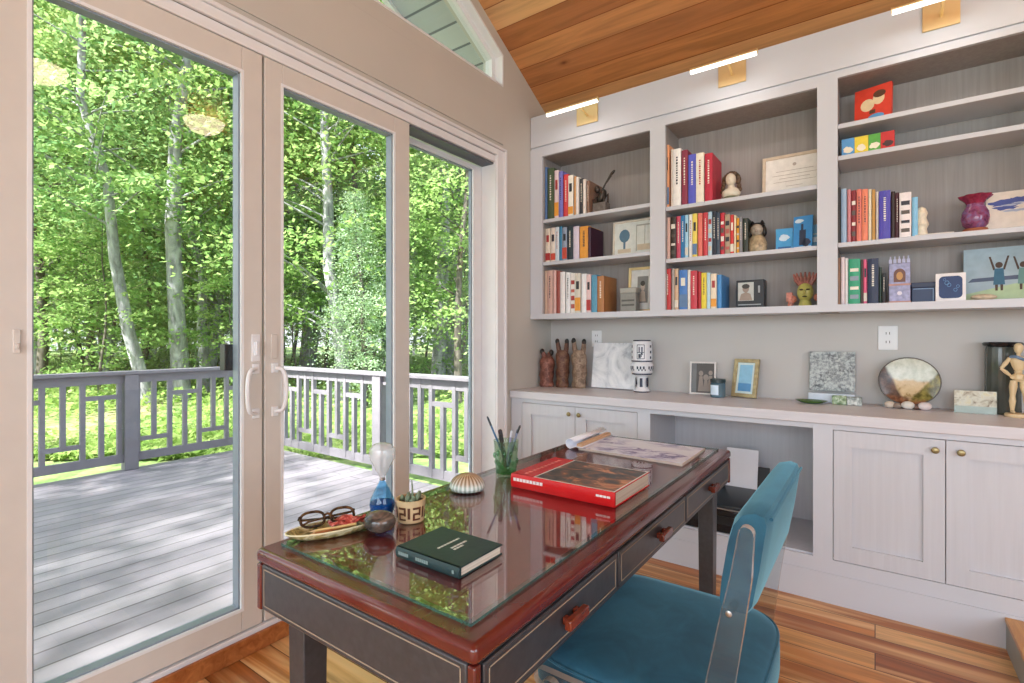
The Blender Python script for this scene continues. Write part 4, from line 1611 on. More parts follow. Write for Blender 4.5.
def wave_art(m, x0, x1, z0, z1, y):
    w, h = x1 - x0, z1 - z0
    m.mat(1)
    for q, (cx, cz, rx, rz_) in enumerate(((0.4, 0.72, 0.30, 0.09), (0.62, 0.78, 0.22, 0.07), (0.35, 0.60, 0.2, 0.05))):
        blob(m, x0 + w * cx, z0 + h * cz, w * rx, h * rz_, y - 0.0001 * q, 18, 0.7, q)
    m.mat(2)
    for q, (cx, cz, rx, rz_) in enumerate(((0.5, 0.52, 0.25, 0.03), (0.45, 0.66, 0.2, 0.02), (0.6, 0.70, 0.12, 0.02))):
        blob(m, x0 + w * cx, z0 + h * cz, w * rx, h * rz_, y - 0.0004, 16, 0.8, q + 5)


card('art_card', 'cream art card with a blue brush painting, beside the purple vase', 'card', 0.520, 3.262, 1.7485, 0.185, 0.195, 0.010, 0.10, 0,
     flat('e6dcd0'), [flat('44569c'), flat('a8b4cc')], wave_art)

ca = thing('castle_box', 'lavender castle shaped box with battlements, bottom shelf of the right bookcase', 'box', (0.098, 3.17, 1.4325))
m = MB().box(0.056, 0.140, 3.142, 3.205, 1.4325, 1.628)
build(m, 'tower_body', plain('lavender_tin', '9a9cc0', 0.4, vary=0.25, scale=60), ca, bevel=0.002)
for i in range(5):
    xa = 0.056 + i * 0.0175
    build(MB().box(xa, xa + 0.0125, 3.141, 3.150, 1.6285, 1.648).box(xa + 0.004, xa + 0.0085, 3.1425, 3.1485, 1.648, 1.662), 'battlement', flat('b4b6d4'), ca, smooth=False)
m = MB()
m.prism([(0.075, 1.535)] + [(0.098 + 0.023 * math.cos(PI - PI * i / 10), 1.575 + 0.026 * math.sin(PI * i / 10)) for i in range(11)] + [(0.121, 1.535)], 'Y', 3.1395, 3.1415)
build(m, 'arch_panel', flat('6c4434'), ca, smooth=False)
m = MB()
blob(m, 0.098, 1.565, 0.013, 0.020, 3.1385)
build(m, 'emblem', flat('c09050'), ca, smooth=False)
build(MB().box(0.054, 0.142, 3.138, 3.1418, 1.518, 1.527).box(0.054, 0.142, 3.138, 3.1418, 1.4325, 1.442), 'moulding', flat('b88c80'), ca, smooth=False)
m = MB()
blob(m, 0.098, 1.48, 0.010, 0.010, 3.1405)
build(m, 'rosette', flat('e0dce8'), ca, smooth=False)

nb = thing('navy_box', 'small navy box between the castle box and the white card', 'box', (0.192, 3.19, 1.4325))
build(MB().box(0.146, 0.235, 3.165, 3.235, 1.4325, 1.505), 'box_body', flat('26385c'), nb, bevel=0.002)
build(MB().box(0.144, 0.237, 3.163, 3.237, 1.5055, 1.530), 'lid', flat('1e2c4a'), nb, bevel=0.002)
build(MB().box(0.226, 0.229, 3.1635, 3.1648, 1.44, 1.50).box(0.152, 0.226, 3.1635, 3.1648, 1.497, 1.500), 'piping', flat('8aa8cc'), nb, smooth=False)


def tile_art(m, x0, x1, z0, z1, y):
    w, h = x1 - x0, z1 - z0
    k = 0.018
    pts = []
    for cx, cz, a0 in ((x1 - 0.012 - k, z1 - 0.014 - k, 0), (x0 + 0.012 + k, z1 - 0.014 - k, 1), (x0 + 0.012 + k, z0 + 0.014 + k, 2), (x1 - 0.012 - k, z0 + 0.014 + k, 3)):
        for i in range(5):
            a = (a0 + i / 4) * PI / 2
            pts.append((cx + k * math.cos(a), cz + k * math.sin(a)))
    m.mat(1).prism(pts, 'Y', y, y + 0.0008)
    m.mat(2)
    for cx, cz, rr_ in ((0.38, 0.66, 0.05), (0.45, 0.58, 0.045), (0.66, 0.4, 0.04), (0.74, 0.52, 0.035), (0.3, 0.78, 0.03)):
        n = 16
        V, F = [], []
        for i in range(n):
            a = 2 * PI * i / n
            for q in (0.75, 1.0):
                V.append((x0 + w * cx + rr_ * w * 1.6 * q * math.cos(a), y - 0.0003, z0 + h * cz + rr_ * h * 1.6 * q * math.sin(a)))
        for i in range(n):
            j = (i + 1) % n
            F.append((2 * i, 2 * i + 1, 2 * j + 1, 2 * j))
        m.add(V, F)


card('art_tile', 'white square card with a rounded dark blue picture, right of the navy box', 'card', 0.289, 3.145, 1.4325, 0.108, 0.132, 0.008, 0.04, -0.1,
     flat('e8e6e8'), [flat('1e3868'), flat('5888b8')], tile_art)


def beach_art(m, x0, x1, z0, z1, y):
    w, h = x1 - x0, z1 - z0
    m.mat(1).prism([(x0 + w * 0.05, z0 + h * 0.36), (x1 - w * 0.03, z0 + h * 0.40), (x1 - w * 0.03, z0 + h * 0.48), (x0 + w * 0.1, z0 + h * 0.43)], 'Y', y, y + 0.0008)
    m.mat(2).prism([(x0 + w * 0.03, z0 + h * 0.03), (x1 - w * 0.03, z0 + h * 0.03), (x1 - w * 0.03, z0 + h * 0.36), (x0 + w * 0.55, z0 + h * 0.30), (x0 + w * 0.03, z0 + h * 0.14)], 'Y', y, y + 0.0008)
    for cx, s, c in ((0.40, 0.92, 3), (0.66, 0.88, 4)):
        X, Zb = x0 + w * cx, z0 + h * 0.26
        k = h * s
        m.mat(5)
        blob(m, X, Zb + k * 0.44, k * 0.055, k * 0.062, y - 0.0006)
        for sd in (-1, 1):
            m.prism([(X + sd * k * 0.05, Zb + k * 0.34), (X + sd * k * 0.085, Zb + k * 0.34), (X + sd * k * 0.15, Zb + k * 0.62), (X + sd * k * 0.12, Zb + k * 0.62)][::sd], 'Y', y - 0.0004, y + 0.0006)
            m.prism([(X + sd * k * 0.02, Zb - k * 0.08), (X + sd * k * 0.055, Zb - k * 0.08), (X + sd * k * 0.06, Zb + k * 0.08), (X + sd * k * 0.015, Zb + k * 0.08)][::sd], 'Y', y - 0.0003, y + 0.0006)
        m.mat(c).prism([(X - k * 0.085, Zb + k * 0.04), (X + k * 0.085, Zb + k * 0.04), (X + k * 0.065, Zb + k * 0.37), (X - k * 0.065, Zb + k * 0.37)], 'Y', y - 0.0005, y + 0.0006)


card('beach_photo', 'large photo of two children raising their arms at the beach, bottom shelf', 'photo', 0.500, 3.235, 1.4325, 0.310, 0.255, 0.008, 0.16, -0.12,
     flat('a6bcc8'), [flat('54627c'), flat('b4cca4'), flat('3a6c88'), flat('6c9894'), flat('4e3c34')], beach_art)
sh = MB()
sh.ell((0.405, 3.155, 1.4475), (0.046, 0.022, 0.0145), 16, 8)
tag(build(sh, 'driftwood_piece', plain('pale_driftwood', 'c4b49c', 0.7, vary=0.25, scale=40, bump=0.2), loc=(0.405, 3.155, 1.433)), 'pale piece of driftwood lying in front of the beach photo', 'driftwood')

# ------------------------------------------------------------------ things on the counter
def carved(label, x, y, h, w, col, tips, sd):
    u = thing('wood_carving', label, 'carving', (x, y, CT + 0.0005))
    r = random.Random(sd)
    m = MB()
    m.lathe([(w * 0.40, 0), (w * 0.46, h * 0.06), (w * 0.40, h * 0.16), (w * 0.47, h * 0.30), (w * 0.42, h * 0.42), (w * 0.47, h * 0.55), (w * 0.46, h * 0.66), (w * 0.30, h * 0.76)],
            (x, y, CT + 0.0005), 18, wob=lambda a, i: 1 + 0.07 * math.sin(3 * a + i + sd))
    body = build(m, 'carved_body', patchy('carved_wood_%d' % sd, [(0.3, col[0]), (0.5, col[1]), (0.7, col[2])], 30, 0.55, 0.6), u)
    for i, (dx, dz, lean) in enumerate(tips):
        m = MB()
        m.tube([(x + dx * 0.7, y, CT + h * 0.68), (x + dx, y, CT + h * 0.80), (x + dx + lean, y - 0.004, CT + h * dz - 0.012)], [w * 0.17, w * 0.16, w * 0.13], 10)
        f = build(m, 'prong', body.data.materials[0], u)
        m = MB()
        m.ell((x + dx + lean, y - 0.005, CT + h * dz - 0.012), (w * 0.145, w * 0.145, w * 0.20), 10, 8)
        build(m, 'dark_tip', flat('221c18'), f)
    return u


carved('shortest dark red carving at the left end of the counter', -1.970, 3.205, 0.292, 0.118, ('4a2820', '7a4a3c', 'a87868'), [(-0.025, 0.92, -0.012), (0.02, 0.90, 0.02)], 1)
carved('middle brown carving of the three, with two black tips', -1.858, 3.240, 0.355, 0.108, ('3a2018', '6a4434', '8c6c50'), [(-0.033, 0.97, -0.008), (0.033, 0.97, 0.006)], 2)
carved('lighter brown carving next to the marble board', -1.735, 3.265, 0.355, 0.118, ('5a4434', '8c7460', 'b09a84'), [(-0.036, 0.98, -0.006), (0.036, 0.96, 0.006)], 3)

marb = patchy('white_marble', [(0.3, 'a8aeb8'), (0.42, 'dadde2'), (0.6, 'f2f3f6'), (0.8, 'e4e6ec')], 5.0, 0.25, 1.6, 5)
mb_ = MB().box(-0.165, 0.165, -0.018, 0, 0, 0.322)
mb_.xf(Matrix.Rotation(-0.14, 4, 'X'))
tag(build(mb_, 'marble_board', marb, loc=(-1.494, 3.320, CT + 0.003), local=True, bevel=0.003), 'white marble board leaning against the wall behind the patterned vase', 'marble board')

vz = thing('patterned_vase', 'white and navy patterned pottery vase in front of the marble board', 'vase', (-1.264, 3.262, CT + 0.0005))
wht = plain('white_glaze', 'e4e6ea', 0.25, vary=0.04)
nav = plain('navy_glaze', '2c3448', 0.25, vary=0.2)
vc = (-1.264, 3.262, CT + 0.0005)
m = MB().lathe([(0.058, 0.0), (0.060, 0.008), (0.050, 0.016), (0.034, 0.05), (0.040, 0.095), (0.060, 0.108)], vc, 28)
build(m, 'foot', wht, vz)
m = MB().lathe([(0.060, 0.108), (0.077, 0.122), (0.080, 0.150), (0.079, 0.172), (0.068, 0.188)], vc, 28)
build(m, 'lower_bowl', wht, vz)
m = MB().lathe([(0.068, 0.188), (0.074, 0.196), (0.073, 0.300), (0.066, 0.314), (0.058, 0.316), (0.058, 0.30), (0.060, 0.22)], vc, 28)
build(m, 'upper_cylinder', wht, vz)
m = MB()
for r_, z_ in ((0.061, 0.318), (0.074, 0.192), (0.070, 0.112), (0.0585, 0.003)):
    m.lathe([(r_, z_ - 0.004), (r_ + 0.0012, z_ - 0.003), (r_ + 0.0012, z_ + 0.003), (r_, z_ + 0.004)], vc, 28, cap=False)
build(m, 'navy_band', nav, vz)


def onwall(m, r0, ang, z, w, h, bulge=0.0015):
    """a small painted patch wrapped on the vase wall"""
    n = 4
    V, F = [], []
    for i in range(n + 1):
        a = ang + (i / n - 0.5) * w / r0
        for zz in (z - h / 2, z + h / 2):
            V.append((vc[0] + (r0 + bulge) * math.cos(a), vc[1] + (r0 + bulge) * math.sin(a), vc[2] + zz))
    for i in range(n):
        F.append((2 * i, 2 * i + 2, 2 * i + 3, 2 * i + 1))
    return m.add(V, F)


m = MB()
for q in range(6):
    a0 = -PI / 2 + 0.25 + q * PI / 3
    if q % 2 == 0:
        onwall(m, 0.0735, a0, 0.245, 0.050, 0.004)
        onwall(m, 0.0735, a0, 0.292, 0.050, 0.004)
        onwall(m, 0.0735, a0, 0.207, 0.050, 0.004)
        for dx in (-0.025, 0.025):
            onwall(m, 0.0735, a0 + dx / 0.0735, 0.25, 0.004, 0.086)
        for dx, zz, ww, hh_ in ((-0.010, 0.262, 0.008, 0.036), (0.009, 0.255, 0.010, 0.05), (-0.008, 0.224, 0.016, 0.026), (0.004, 0.232, 0.006, 0.03)):
            onwall(m, 0.0735, a0 + dx / 0.0735, zz, ww, hh_, 0.0018)
    else:
        for zz in (0.214, 0.248, 0.282):
            onwall(m, 0.0735, a0, zz, 0.014, 0.016)
    for dd in (-0.022, 0.0, 0.022):
        onwall(m, 0.080, a0 + dd / 0.08, 0.152, 0.012, 0.018)
        onwall(m, 0.080, a0 + (dd + 0.01) / 0.08, 0.138, 0.008, 0.010)
    onwall(m, 0.041, a0, 0.06, 0.018, 0.055, 0.006)
build(m, 'painted_pattern', nav, vz, smooth=False)
vz.scale = (0.92, 0.92, 1.07)


def figs(m, x0, x1, z0, z1, y):
    w, h = x1 - x0, z1 - z0
    m.mat(1).box(x0, x0 + w * 0.22, y, y + 0.0008, z0, z1)
    m.mat(2)
    for cx, cz, s in ((0.42, 0.66, 0.1), (0.64, 0.52, 0.12), (0.84, 0.68, 0.09)):
        blob(m, x0 + w * cx, z0 + h * cz, w * s, h * s * 0.9, y - 0.0003)
        m.prism([(x0 + w * (cx - 0.13), z0 + h * 0.05), (x0 + w * (cx + 0.13), z0 + h * 0.05), (x0 + w * (cx + 0.07), z0 + h * (cz - 0.1)), (x0 + w * (cx - 0.07), z0 + h * (cz - 0.1))], 'Y', y - 0.0001, y + 0.0006)


upright('framed_photo', 'white framed dark family photo standing left of the candle jar', 'picture', -0.888, 3.322, CT + 0.001, 0.156, 0.206, 0.016, 0.12, 0.12,
        frame_parts(0.156, 0.206, 0.010, 0.016, flat('dcd8d4'), None, flat('4c4844'), 0, [flat('6c6f70'), flat('8e8278')], figs))
upright('framed_photo', 'gold framed picture with a pale blue mount standing right of the candle jar', 'picture', -0.640, 3.300, CT + 0.001, 0.152, 0.232, 0.018, 0.20, -0.30,
        frame_parts(0.152, 0.232, 0.022, 0.018, plain('old_gold_frame', 'ac9c74', 0.45, 0.3, vary=0.25, scale=40), flat('d6e8e8'), flat('90c4e0'), 0.014, [flat('5c98c8')],
                    lambda m, x0, x1, z0, z1, y: m.mat(1).box(x0, x1, y, y + 0.0008, z0, z0 + (z1 - z0) * 0.3)))

cj = thing('candle_jar', 'small blue grey candle jar with a dark lid between the two frames', 'candle', (-0.775, 3.235, CT + 0.0005))
cc = (-0.775, 3.235, CT + 0.0005)
build(MB().lathe([(0.036, 0), (0.040, 0.004), (0.040, 0.074), (0.036, 0.078)], cc, 24), 'jar', plain('smoky_blue_glass', '56707e', 0.12, vary=0.1), cj)
build(MB().lathe([(0.038, 0.0785), (0.041, 0.080), (0.041, 0.097), (0.036, 0.099)], cc, 24), 'lid', plain('dark_teal_lid', '23363c', 0.3), cj)
m = MB()
n = 8
V, F = [], []
for i in range(n + 1):
    a = -PI / 2 - 0.35 + 1.3 * (i / n - 0.5)
    for zz in (0.014, 0.066):
        V.append((cc[0] + 0.0408 * math.cos(a), cc[1] + 0.0408 * math.sin(a), cc[2] + zz))
for i in range(n):
    F.append((2 * i, 2 * i + 2, 2 * i + 3, 2 * i + 1))
build(m.add(V, F), 'paper_label', flat('d4e6f4'), cj)
cj.scale = (1.08, 1.08, 1.12)

sl = thing('stone_slab', 'speckled grey square slab leaning on the wall behind the green dish', 'slab', (-0.195, 3.338, CT + 0.001))
m = MB().box(-0.108, 0.108, -0.022, 0, 0.062, 0.280)
m.xf(Matrix.Rotation(-0.10, 4, 'X'))
t = NT('speckled_stone')
v = t.coords()
n1 = t.noise(v, 62, 3, 0.7)
n2 = t.noise(v, 14, 3)
cst = t.mix(t.ramp(n2, [(0.35, (0.2, 0.2, 0.2)), (0.65, (0.95, 0.95, 0.95))]), t.ramp(n1, [(0.42, 'aab2b4'), (0.6, 'c2cac8')]), t.ramp(n1, [(0.42, '585c60'), (0.52, '9aa2a4'), (0.62, 'c0c8c6')]))
t.bsdf(cst, 0.6)
build(m, 'slab', t.m, sl, local=True, bevel=0.003)
m = MB().box(-0.110, 0.108, -0.050, 0.004, 0.0, 0.052)
build(m, 'pale_base', flat('cfdae6'), sl, local=True, bevel=0.003)
gb_ = thing('stone_block', 'mottled green and white stone block at the foot of the speckled slab', 'block', (-0.120, 3.262, CT + 0.0005))
build(MB().box(-0.190, -0.124, 3.240, 3.288, CT + 0.0005, CT + 0.047), 'green_end', patchy('green_white_stone', [(0.35, '5c7850'), (0.5, '9cb490'), (0.65, 'd4dcd0')], 40, 0.4, 0.5), gb_, bevel=0.004)
build(MB().box(-0.1235, -0.056, 3.240, 3.288, CT + 0.0005, CT + 0.044), 'grey_end', patchy('grey_white_stone', [(0.35, '6c7470'), (0.5, 'a4aca8'), (0.65, 'dce0dc')], 40, 0.4, 0.5), gb_, bevel=0.004)
m = MB().lathe([(0.030, 0), (0.052, 0.004), (0.078, 0.016), (0.080, 0.018), (0.074, 0.018), (0.050, 0.009), (0.02, 0.007)], (-0.285, 3.222, CT + 0.0005), 28, 1.0, 0.62)
tag(build(m, 'green_dish', plain('leaf_green_glaze', '4c6a34', 0.25, vary=0.2), loc=(-0.285, 3.222, CT + 0.0005)), 'small leaf green dish lying on the counter in front of the slab', 'dish')

pl = thing('decorative_plate', 'round landscape plate in cream, brown and olive standing on a shell stand', 'plate', (0.140, 3.29, CT + 0.019))
t = NT('painted_plate')
tc = t.n('TexCoord')
v = tc.outputs['Object']
sp = t.n('SeparateXYZ')
t.l(v, sp.inputs[0])
nz = t.noise(v, 26, 4, 0.6)
nd = t.noise(v, 8, 3)
def mth(op, a, b):
    q = t.n('Math', operation=op)
    for i, val in enumerate((a, b)):
        if hasattr(val, 'is_output'):
            t.l(val, q.inputs[i])
        else:
            q.inputs[i].default_value = val
    return q.outputs[0]
sky_c = t.ramp(nz, [(0.35, 'b8c0b0'), (0.65, 'd8dcd0')])
mid = t.ramp(nz, [(0.36, '9c8458'), (0.46, 'c8b088'), (0.7, 'd8c49c')])
zed = mth('ADD', sp.outputs['Z'], mth('MULTIPLY', mth('SUBTRACT', nd, 0.5), 0.10))
c1 = t.mix(t.ramp(zed, [(0.125, (1, 1, 1)), (0.14, (0, 0, 0))]), sky_c, mid)
lf = mth('ADD', sp.outputs['X'], mth('MULTIPLY', zed, 0.45))
c2 = t.mix(t.ramp(mth('ADD', lf, 0.5), [(0.475, (1, 1, 1)), (0.49, (0, 0, 0))]), c1, t.ramp(nz, [(0.4, '3a2e2c'), (0.6, '6c5448')]))
rg = mth('SUBTRACT', sp.outputs['X'], mth('SUBTRACT', mth('MULTIPLY', zed, 0.9), 0.03))
c3 = t.mix(t.ramp(rg, [(0.0, (0, 0, 0)), (0.014, (1, 1, 1))]), c2, t.ramp(nz, [(0.4, '4c4a20'), (0.6, '8c8444')]))
low = t.mix(t.ramp(zed, [(0.028, (1, 1, 1)), (0.042, (0, 0, 0))]), c3, t.ramp(nz, [(0.4, '4a2c20'), (0.6, '8c5c40')]))
t.bsdf(low, 0.25)
m = MB().lathe([(0.02, 0.0), (0.09, 0.002), (0.142, 0.016), (0.148, 0.020), (0.142, 0.022), (0.088, 0.008), (0.02, 0.006)], (0, 0, 0), 40)
m.xf(Matrix.Translation((0, 0, 0.122)) @ Matrix.Rotation(-0.17, 4, 'X') @ Matrix.Rotation(PI / 2, 4, 'X') @ Matrix.Diagonal((1, 0.86, 1, 1)))
build(m, 'plate_dish', t.m, pl, local=True)
m = MB()
pth = [(0.147 * math.cos(2 * PI * i / 40), 0.147 * 0.86 * math.sin(2 * PI * i / 40), 0.020) for i in range(40)]
m.tube(pth, 0.0032, 6, closed=True)
m.xf(Matrix.Translation((0, 0, 0.122)) @ Matrix.Rotation(-0.17, 4, 'X') @ Matrix.Rotation(PI / 2, 4, 'X'))
build(m, 'plate_rim', flat('4c443c'), pl, local=True)
pl.scale = (0.85, 0.85, 0.95)
sd_ = thing('plate_stand', 'low pebble and shell stand under the round plate', 'stand', (0.130, 3.27, CT + 0.0005))
m = MB().box(0.050, 0.215, 3.255, 3.315, CT + 0.0005, CT + 0.018)
build(m, 'stand_base', flat('3c3430'), sd_, bevel=0.004)
for x_, y_, s_, c_ in ((0.062, 3.245, 0.024, 'cfc0b0'), (0.092, 3.238, 0.020, '8c7c70'), (0.134, 3.232, 0.028, 'd8d4cc'), (0.166, 3.236, 0.017, '6c5448'), (0.200, 3.232, 0.028, 'ded2d0')):
    build(MB().ell((x_, y_, CT + 0.0005 + s_ * 0.72), (s_, s_ * 0.75, s_ * 0.72), 12, 8), 'pebble', flat(c_), sd_)

gk = thing('glass_plaque', 'small clear glass plaque with a speckled picture, in front of the black vase', 'plaque', (0.386, 3.235, CT + 0.0005))
build(MB().box(0.310, 0.462, 3.226, 3.236, CT + 0.0005, CT + 0.111), 'glass_block', glassy('plaque_glass', (0.97, 0.99, 0.985), 1.45), gk, smooth=False)
build(MB().box(0.311, 0.461, 3.2362, 3.238, CT + 0.034, CT + 0.107), 'picture', patchy('sepia_print', [(0.32, '7c6c5c'), (0.42, 'd0c4b0'), (0.55, 'ece6da'), (0.7, 'ecdcb4')], 30, 0.5, 0.6), gk, smooth=False)
build(MB().box(0.311, 0.461, 3.2362, 3.238, CT + 0.001, CT + 0.034), 'lower_backing', flat('b8c4c0'), gk, smooth=False)

tv = thing('black_vase', 'tall black ribbed vase behind the glass plaque and the mannequin', 'vase', (0.492, 3.312, CT + 0.0005))
tcn = (0.492, 3.312, CT + 0.0005)
m = MB().lathe([(0.060, 0), (0.064, 0.006), (0.060, 0.30), (0.058, 0.315)], tcn, 48, wob=lambda a, i: 1 + 0.025 * math.cos(16 * a))
build(m, 'ribbed_body', plain('black_glaze_vase', '4c504a', 0.15, vary=0.2), tv)
m = MB().lathe([(0.058, 0.316), (0.070, 0.322), (0.073, 0.332), (0.066, 0.338), (0.052, 0.336), (0.050, 0.318)], tcn, 32, cap=False)
build(m, 'rim', M['blackgloss'], tv)

mn = thing('artist_mannequin', 'jointed wooden artist mannequin with hands on hips and a blue scarf', 'mannequin', (0.528, 3.205, CT + 0.0005))
mw = wood('pale_mannequin_wood', 'cdb184', 'e4d0a8', 0.4, (14, 14, 3))
mx, my, mz = 0.528, 3.205, CT + 0.0005
build(MB().lathe([(0.050, 0), (0.052, 0.004), (0.050, 0.016), (0.046, 0.018)], (mx, my, mz), 28), 'stand_base', mw, mn)
legs = {}
for s in (-1, 1):
    hip = (mx + s * 0.017, my, mz + 0.182)
    kn = (mx + s * (0.022 if s < 0 else 0.026), my - 0.004, mz + 0.105)
    an = (mx + s * (0.022 if s < 0 else 0.036), my, mz + 0.030)
    build(MB().tube([hip, tuple((np.array(hip) * 0.6 + np.array(kn) * 0.4)), kn], [0.0135, 0.0165, 0.0105], 12), 'thigh', mw, mn)
    build(MB().ell(kn, (0.0105, 0.0105, 0.0105), 10, 8), 'knee_joint', mw, mn)
    build(MB().tube([kn, tuple((np.array(kn) * 0.65 + np.array(an) * 0.35)), an], [0.0105, 0.0135, 0.0075], 12), 'shin', mw, mn)
    build(MB().ell((an[0], an[1] - 0.012, mz + 0.0255), (0.0095, 0.024, 0.0075), 12, 8), 'foot', mw, mn)
build(MB().lathe([(0.014, 0), (0.026, 0.014), (0.024, 0.034), (0.014, 0.042)], (mx, my, mz + 0.176), 16, 1, 0.75), 'pelvis', mw, mn)
build(MB().ell((mx, my, mz + 0.226), (0.016, 0.014, 0.014), 12, 8), 'waist_joint', mw, mn)
build(MB().lathe([(0.016, 0), (0.024, 0.018), (0.031, 0.044), (0.030, 0.058), (0.016, 0.070)], (mx, my, mz + 0.234), 18, 1, 0.62), 'chest', mw, mn)
build(MB().tube([(mx, my, mz + 0.300), (mx, my, mz + 0.320)], 0.008, 10), 'neck', mw, mn)
build(MB().lathe([(0.008, 0), (0.016, 0.010), (0.0205, 0.028), (0.019, 0.042), (0.010, 0.052), (0.002, 0.054)], (mx, my - 0.003, mz + 0.316), 18, 0.9, 1.0), 'head', mw, mn)
for s in (-1, 1):
    sh_ = (mx + s * 0.033, my, mz + 0.290)
    el = (mx + s * 0.062, my + 0.006, mz + 0.240)
    wr = (mx + s * 0.030, my - 0.016, mz + 0.205)
    build(MB().ell(sh_, (0.0095, 0.0095, 0.0095), 10, 8), 'shoulder_joint', mw, mn)
    build(MB().tube([sh_, tuple((np.array(sh_) + np.array(el)) / 2), el], [0.008, 0.0105, 0.007], 10), 'upper_arm', mw, mn)
    build(MB().tube([el, tuple((np.array(el) + np.array(wr)) / 2), wr], [0.007, 0.009, 0.0055], 10), 'forearm', mw, mn)
    build(MB().ell((wr[0] - s * 0.006, wr[1] - 0.002, wr[2] - 0.006), (0.010, 0.0055, 0.009), 10, 8), 'hand', mw, mn)
m = MB().tube([(mx - 0.030, my - 0.010, mz + 0.300), (mx - 0.012, my - 0.020, mz + 0.302), (mx + 0.012, my - 0.022, mz + 0.290), (mx + 0.034, my - 0.018, mz + 0.278), (mx + 0.046, my - 0.004, mz + 0.272)], [0.006, 0.0075, 0.0075, 0.0065, 0.004], 8)
m.tube([(mx - 0.030, my - 0.010, mz + 0.300), (mx - 0.02, my + 0.016, mz + 0.304), (mx + 0.015, my + 0.02, mz + 0.300), (mx + 0.04, my + 0.006, mz + 0.285)], 0.006, 8)
mn.scale = (0.905, 0.905, 0.905)
build(m, 'scarf', plain('blue_grey_scarf', '6c84a0', 0.8, vary=0.25, scale=60), mn)

# printer standing in the open bay
pr = thing('printer', 'black inkjet printer with paper in its rear tray, inside the open cabinet bay', 'printer', (-0.70, 2.98, 0.2165))
px0, px1, py0, py1, pz = -0.905, -0.530, 2.872, 3.150, 0.2165
build(MB().box(px0, px1, py0, py1, pz, pz + 0.125), 'body', M['blackgloss'], pr, bevel=0.008)
build(MB().box(px0 - 0.002, px1 + 0.002, py0 - 0.002, py1, pz + 0.1255, pz + 0.131), 'trim_line', M['steel'], pr, smooth=False)
build(MB().prism([(py0, pz + 0.1315), (py1, pz + 0.1315), (py1, pz + 0.185), (py0 + 0.10, pz + 0.178), (py0, pz + 0.150)], 'X', px0, px1), 'scanner_lid', plain('slate_lid', '2a3238', 0.3), pr, bevel=0.004)
build(MB().obox((-0.76, py0 + 0.045, pz + 0.167), (0.10, 0.018, 0.003), (0.27, 0, 0)), 'control_strip', flat('8c949a'), pr, smooth=False)
build(MB().box(-0.84, -0.60, py0 - 0.004, py0 + 0.002, pz + 0.045, pz + 0.090), 'output_slot', M['black'], pr, smooth=False)
build(MB().box(-0.80, -0.71, py0 - 0.006, py0 - 0.001, pz + 0.098, pz + 0.106), 'badge', M['steel'], pr, smooth=False)
m = MB().box(-0.13, 0.13, 0, 0.012, 0, 0.16)
m.xf(Matrix.Translation((-0.615, 3.157, pz + 0.15)) @ Matrix.Rotation(-0.22, 4, 'X'))
build(m, 'paper_support', M['black'], pr, bevel=0.003)
m = MB().box(-0.085, 0.085, -0.006, -0.001, 0, 0.245)
m.xf(Matrix.Translation((-0.630, 3.157, pz + 0.155)) @ Matrix.Rotation(-0.22, 4, 'X'))
tag(build(m, 'printer_paper', M['paper'], loc=(-0.63, 3.157, pz + 0.155), smooth=False), 'white sheets of paper standing in the rear tray of the printer', 'paper')


# ------------------------------------------------------------------ desk
DT = 0.752
dx0, dx1, dy0, dy1 = -1.225, -0.533, 0.643, 2.466
dk = thing('writing_desk', 'dark leather desk with a mahogany rim and three drawers in front of the glass doors', 'desk', (-0.88, 1.555, 0))
w_ = 0.044
m = MB().prism([(dx0, dy0), (dx1, dy0), (dx1, dy1), (dx0, dy1)], 'Z', 0.7155, DT - 0.001)
build(m, 'top_rim', M['mahogany'], dk, bevel=0.013, seg=5)
for cx_, cy_ in ((dx0 + 0.003, dy0 + 0.003), (dx1 - 0.021, dy0 + 0.003), (dx0 + 0.003, dy1 - 0.021), (dx1 - 0.021, dy1 - 0.021)):
    build(MB().box(cx_, cx_ + 0.018, cy_, cy_ + 0.018, 0.604, 0.715), 'corner_post', M['mahogany'], dk, bevel=0.004, seg=3)
build(MB().box(dx0 + w_ + 0.02, dx1 - w_ - 0.02, dy0 + w_ + 0.02, dy1 - w_ - 0.02, DT - 0.004, DT - 0.0003), 'leather_top', M['leather_red'], dk, smooth=False)
ax0, ax1, ay0, ay1, az0, az1 = dx0 + 0.005, dx1 - 0.010, dy0 + 0.005, dy1 - 0.005, 0.606, 0.715
build(MB().box(ax0 + 0.017, ax1 - 0.0125, ay0, ay0 + 0.02, az0, az1), 'end_apron', M['leather_black'], dk, bevel=0.004)
build(MB().box(ax0 + 0.017, ax1 - 0.0125, ay1 - 0.02, ay1, az0, az1), 'end_apron', M['leather_black'], dk, bevel=0.004)
build(MB().box(ax0, ax0 + 0.02, ay0 + 0.0202, ay1 - 0.0202, az0, az1), 'back_apron', M['leather_black'], dk, bevel=0.003)
fa = MB()
fa.box(ax1 - 0.02, ax1, ay0 + 0.0202, ay1 - 0.0202, az0, az0 + 0.008)
fa.box(ax1 - 0.02, ax1, ay0 + 0.0202, ay1 - 0.0202, az1 - 0.004, az1)
build(fa, 'front_rail', M['leather_black'], dk, smooth=False)


def stitch_rect(axis, f, u0, u1, z0, z1, r=0.0011):
    m = MB()
    for (a, b, c, d) in ((u0, u1, z0, z0), (u0, u1, z1, z1), (u0, u0, z0, z1), (u1, u1, z0, z1)):
        if axis == 'X':
            m.box(f, f + 0.001, a - r, b + r, c - r, d + r)
        else:
            m.box(a - r, b + r, f - 0.001, f, c - r, d + r)
    return m


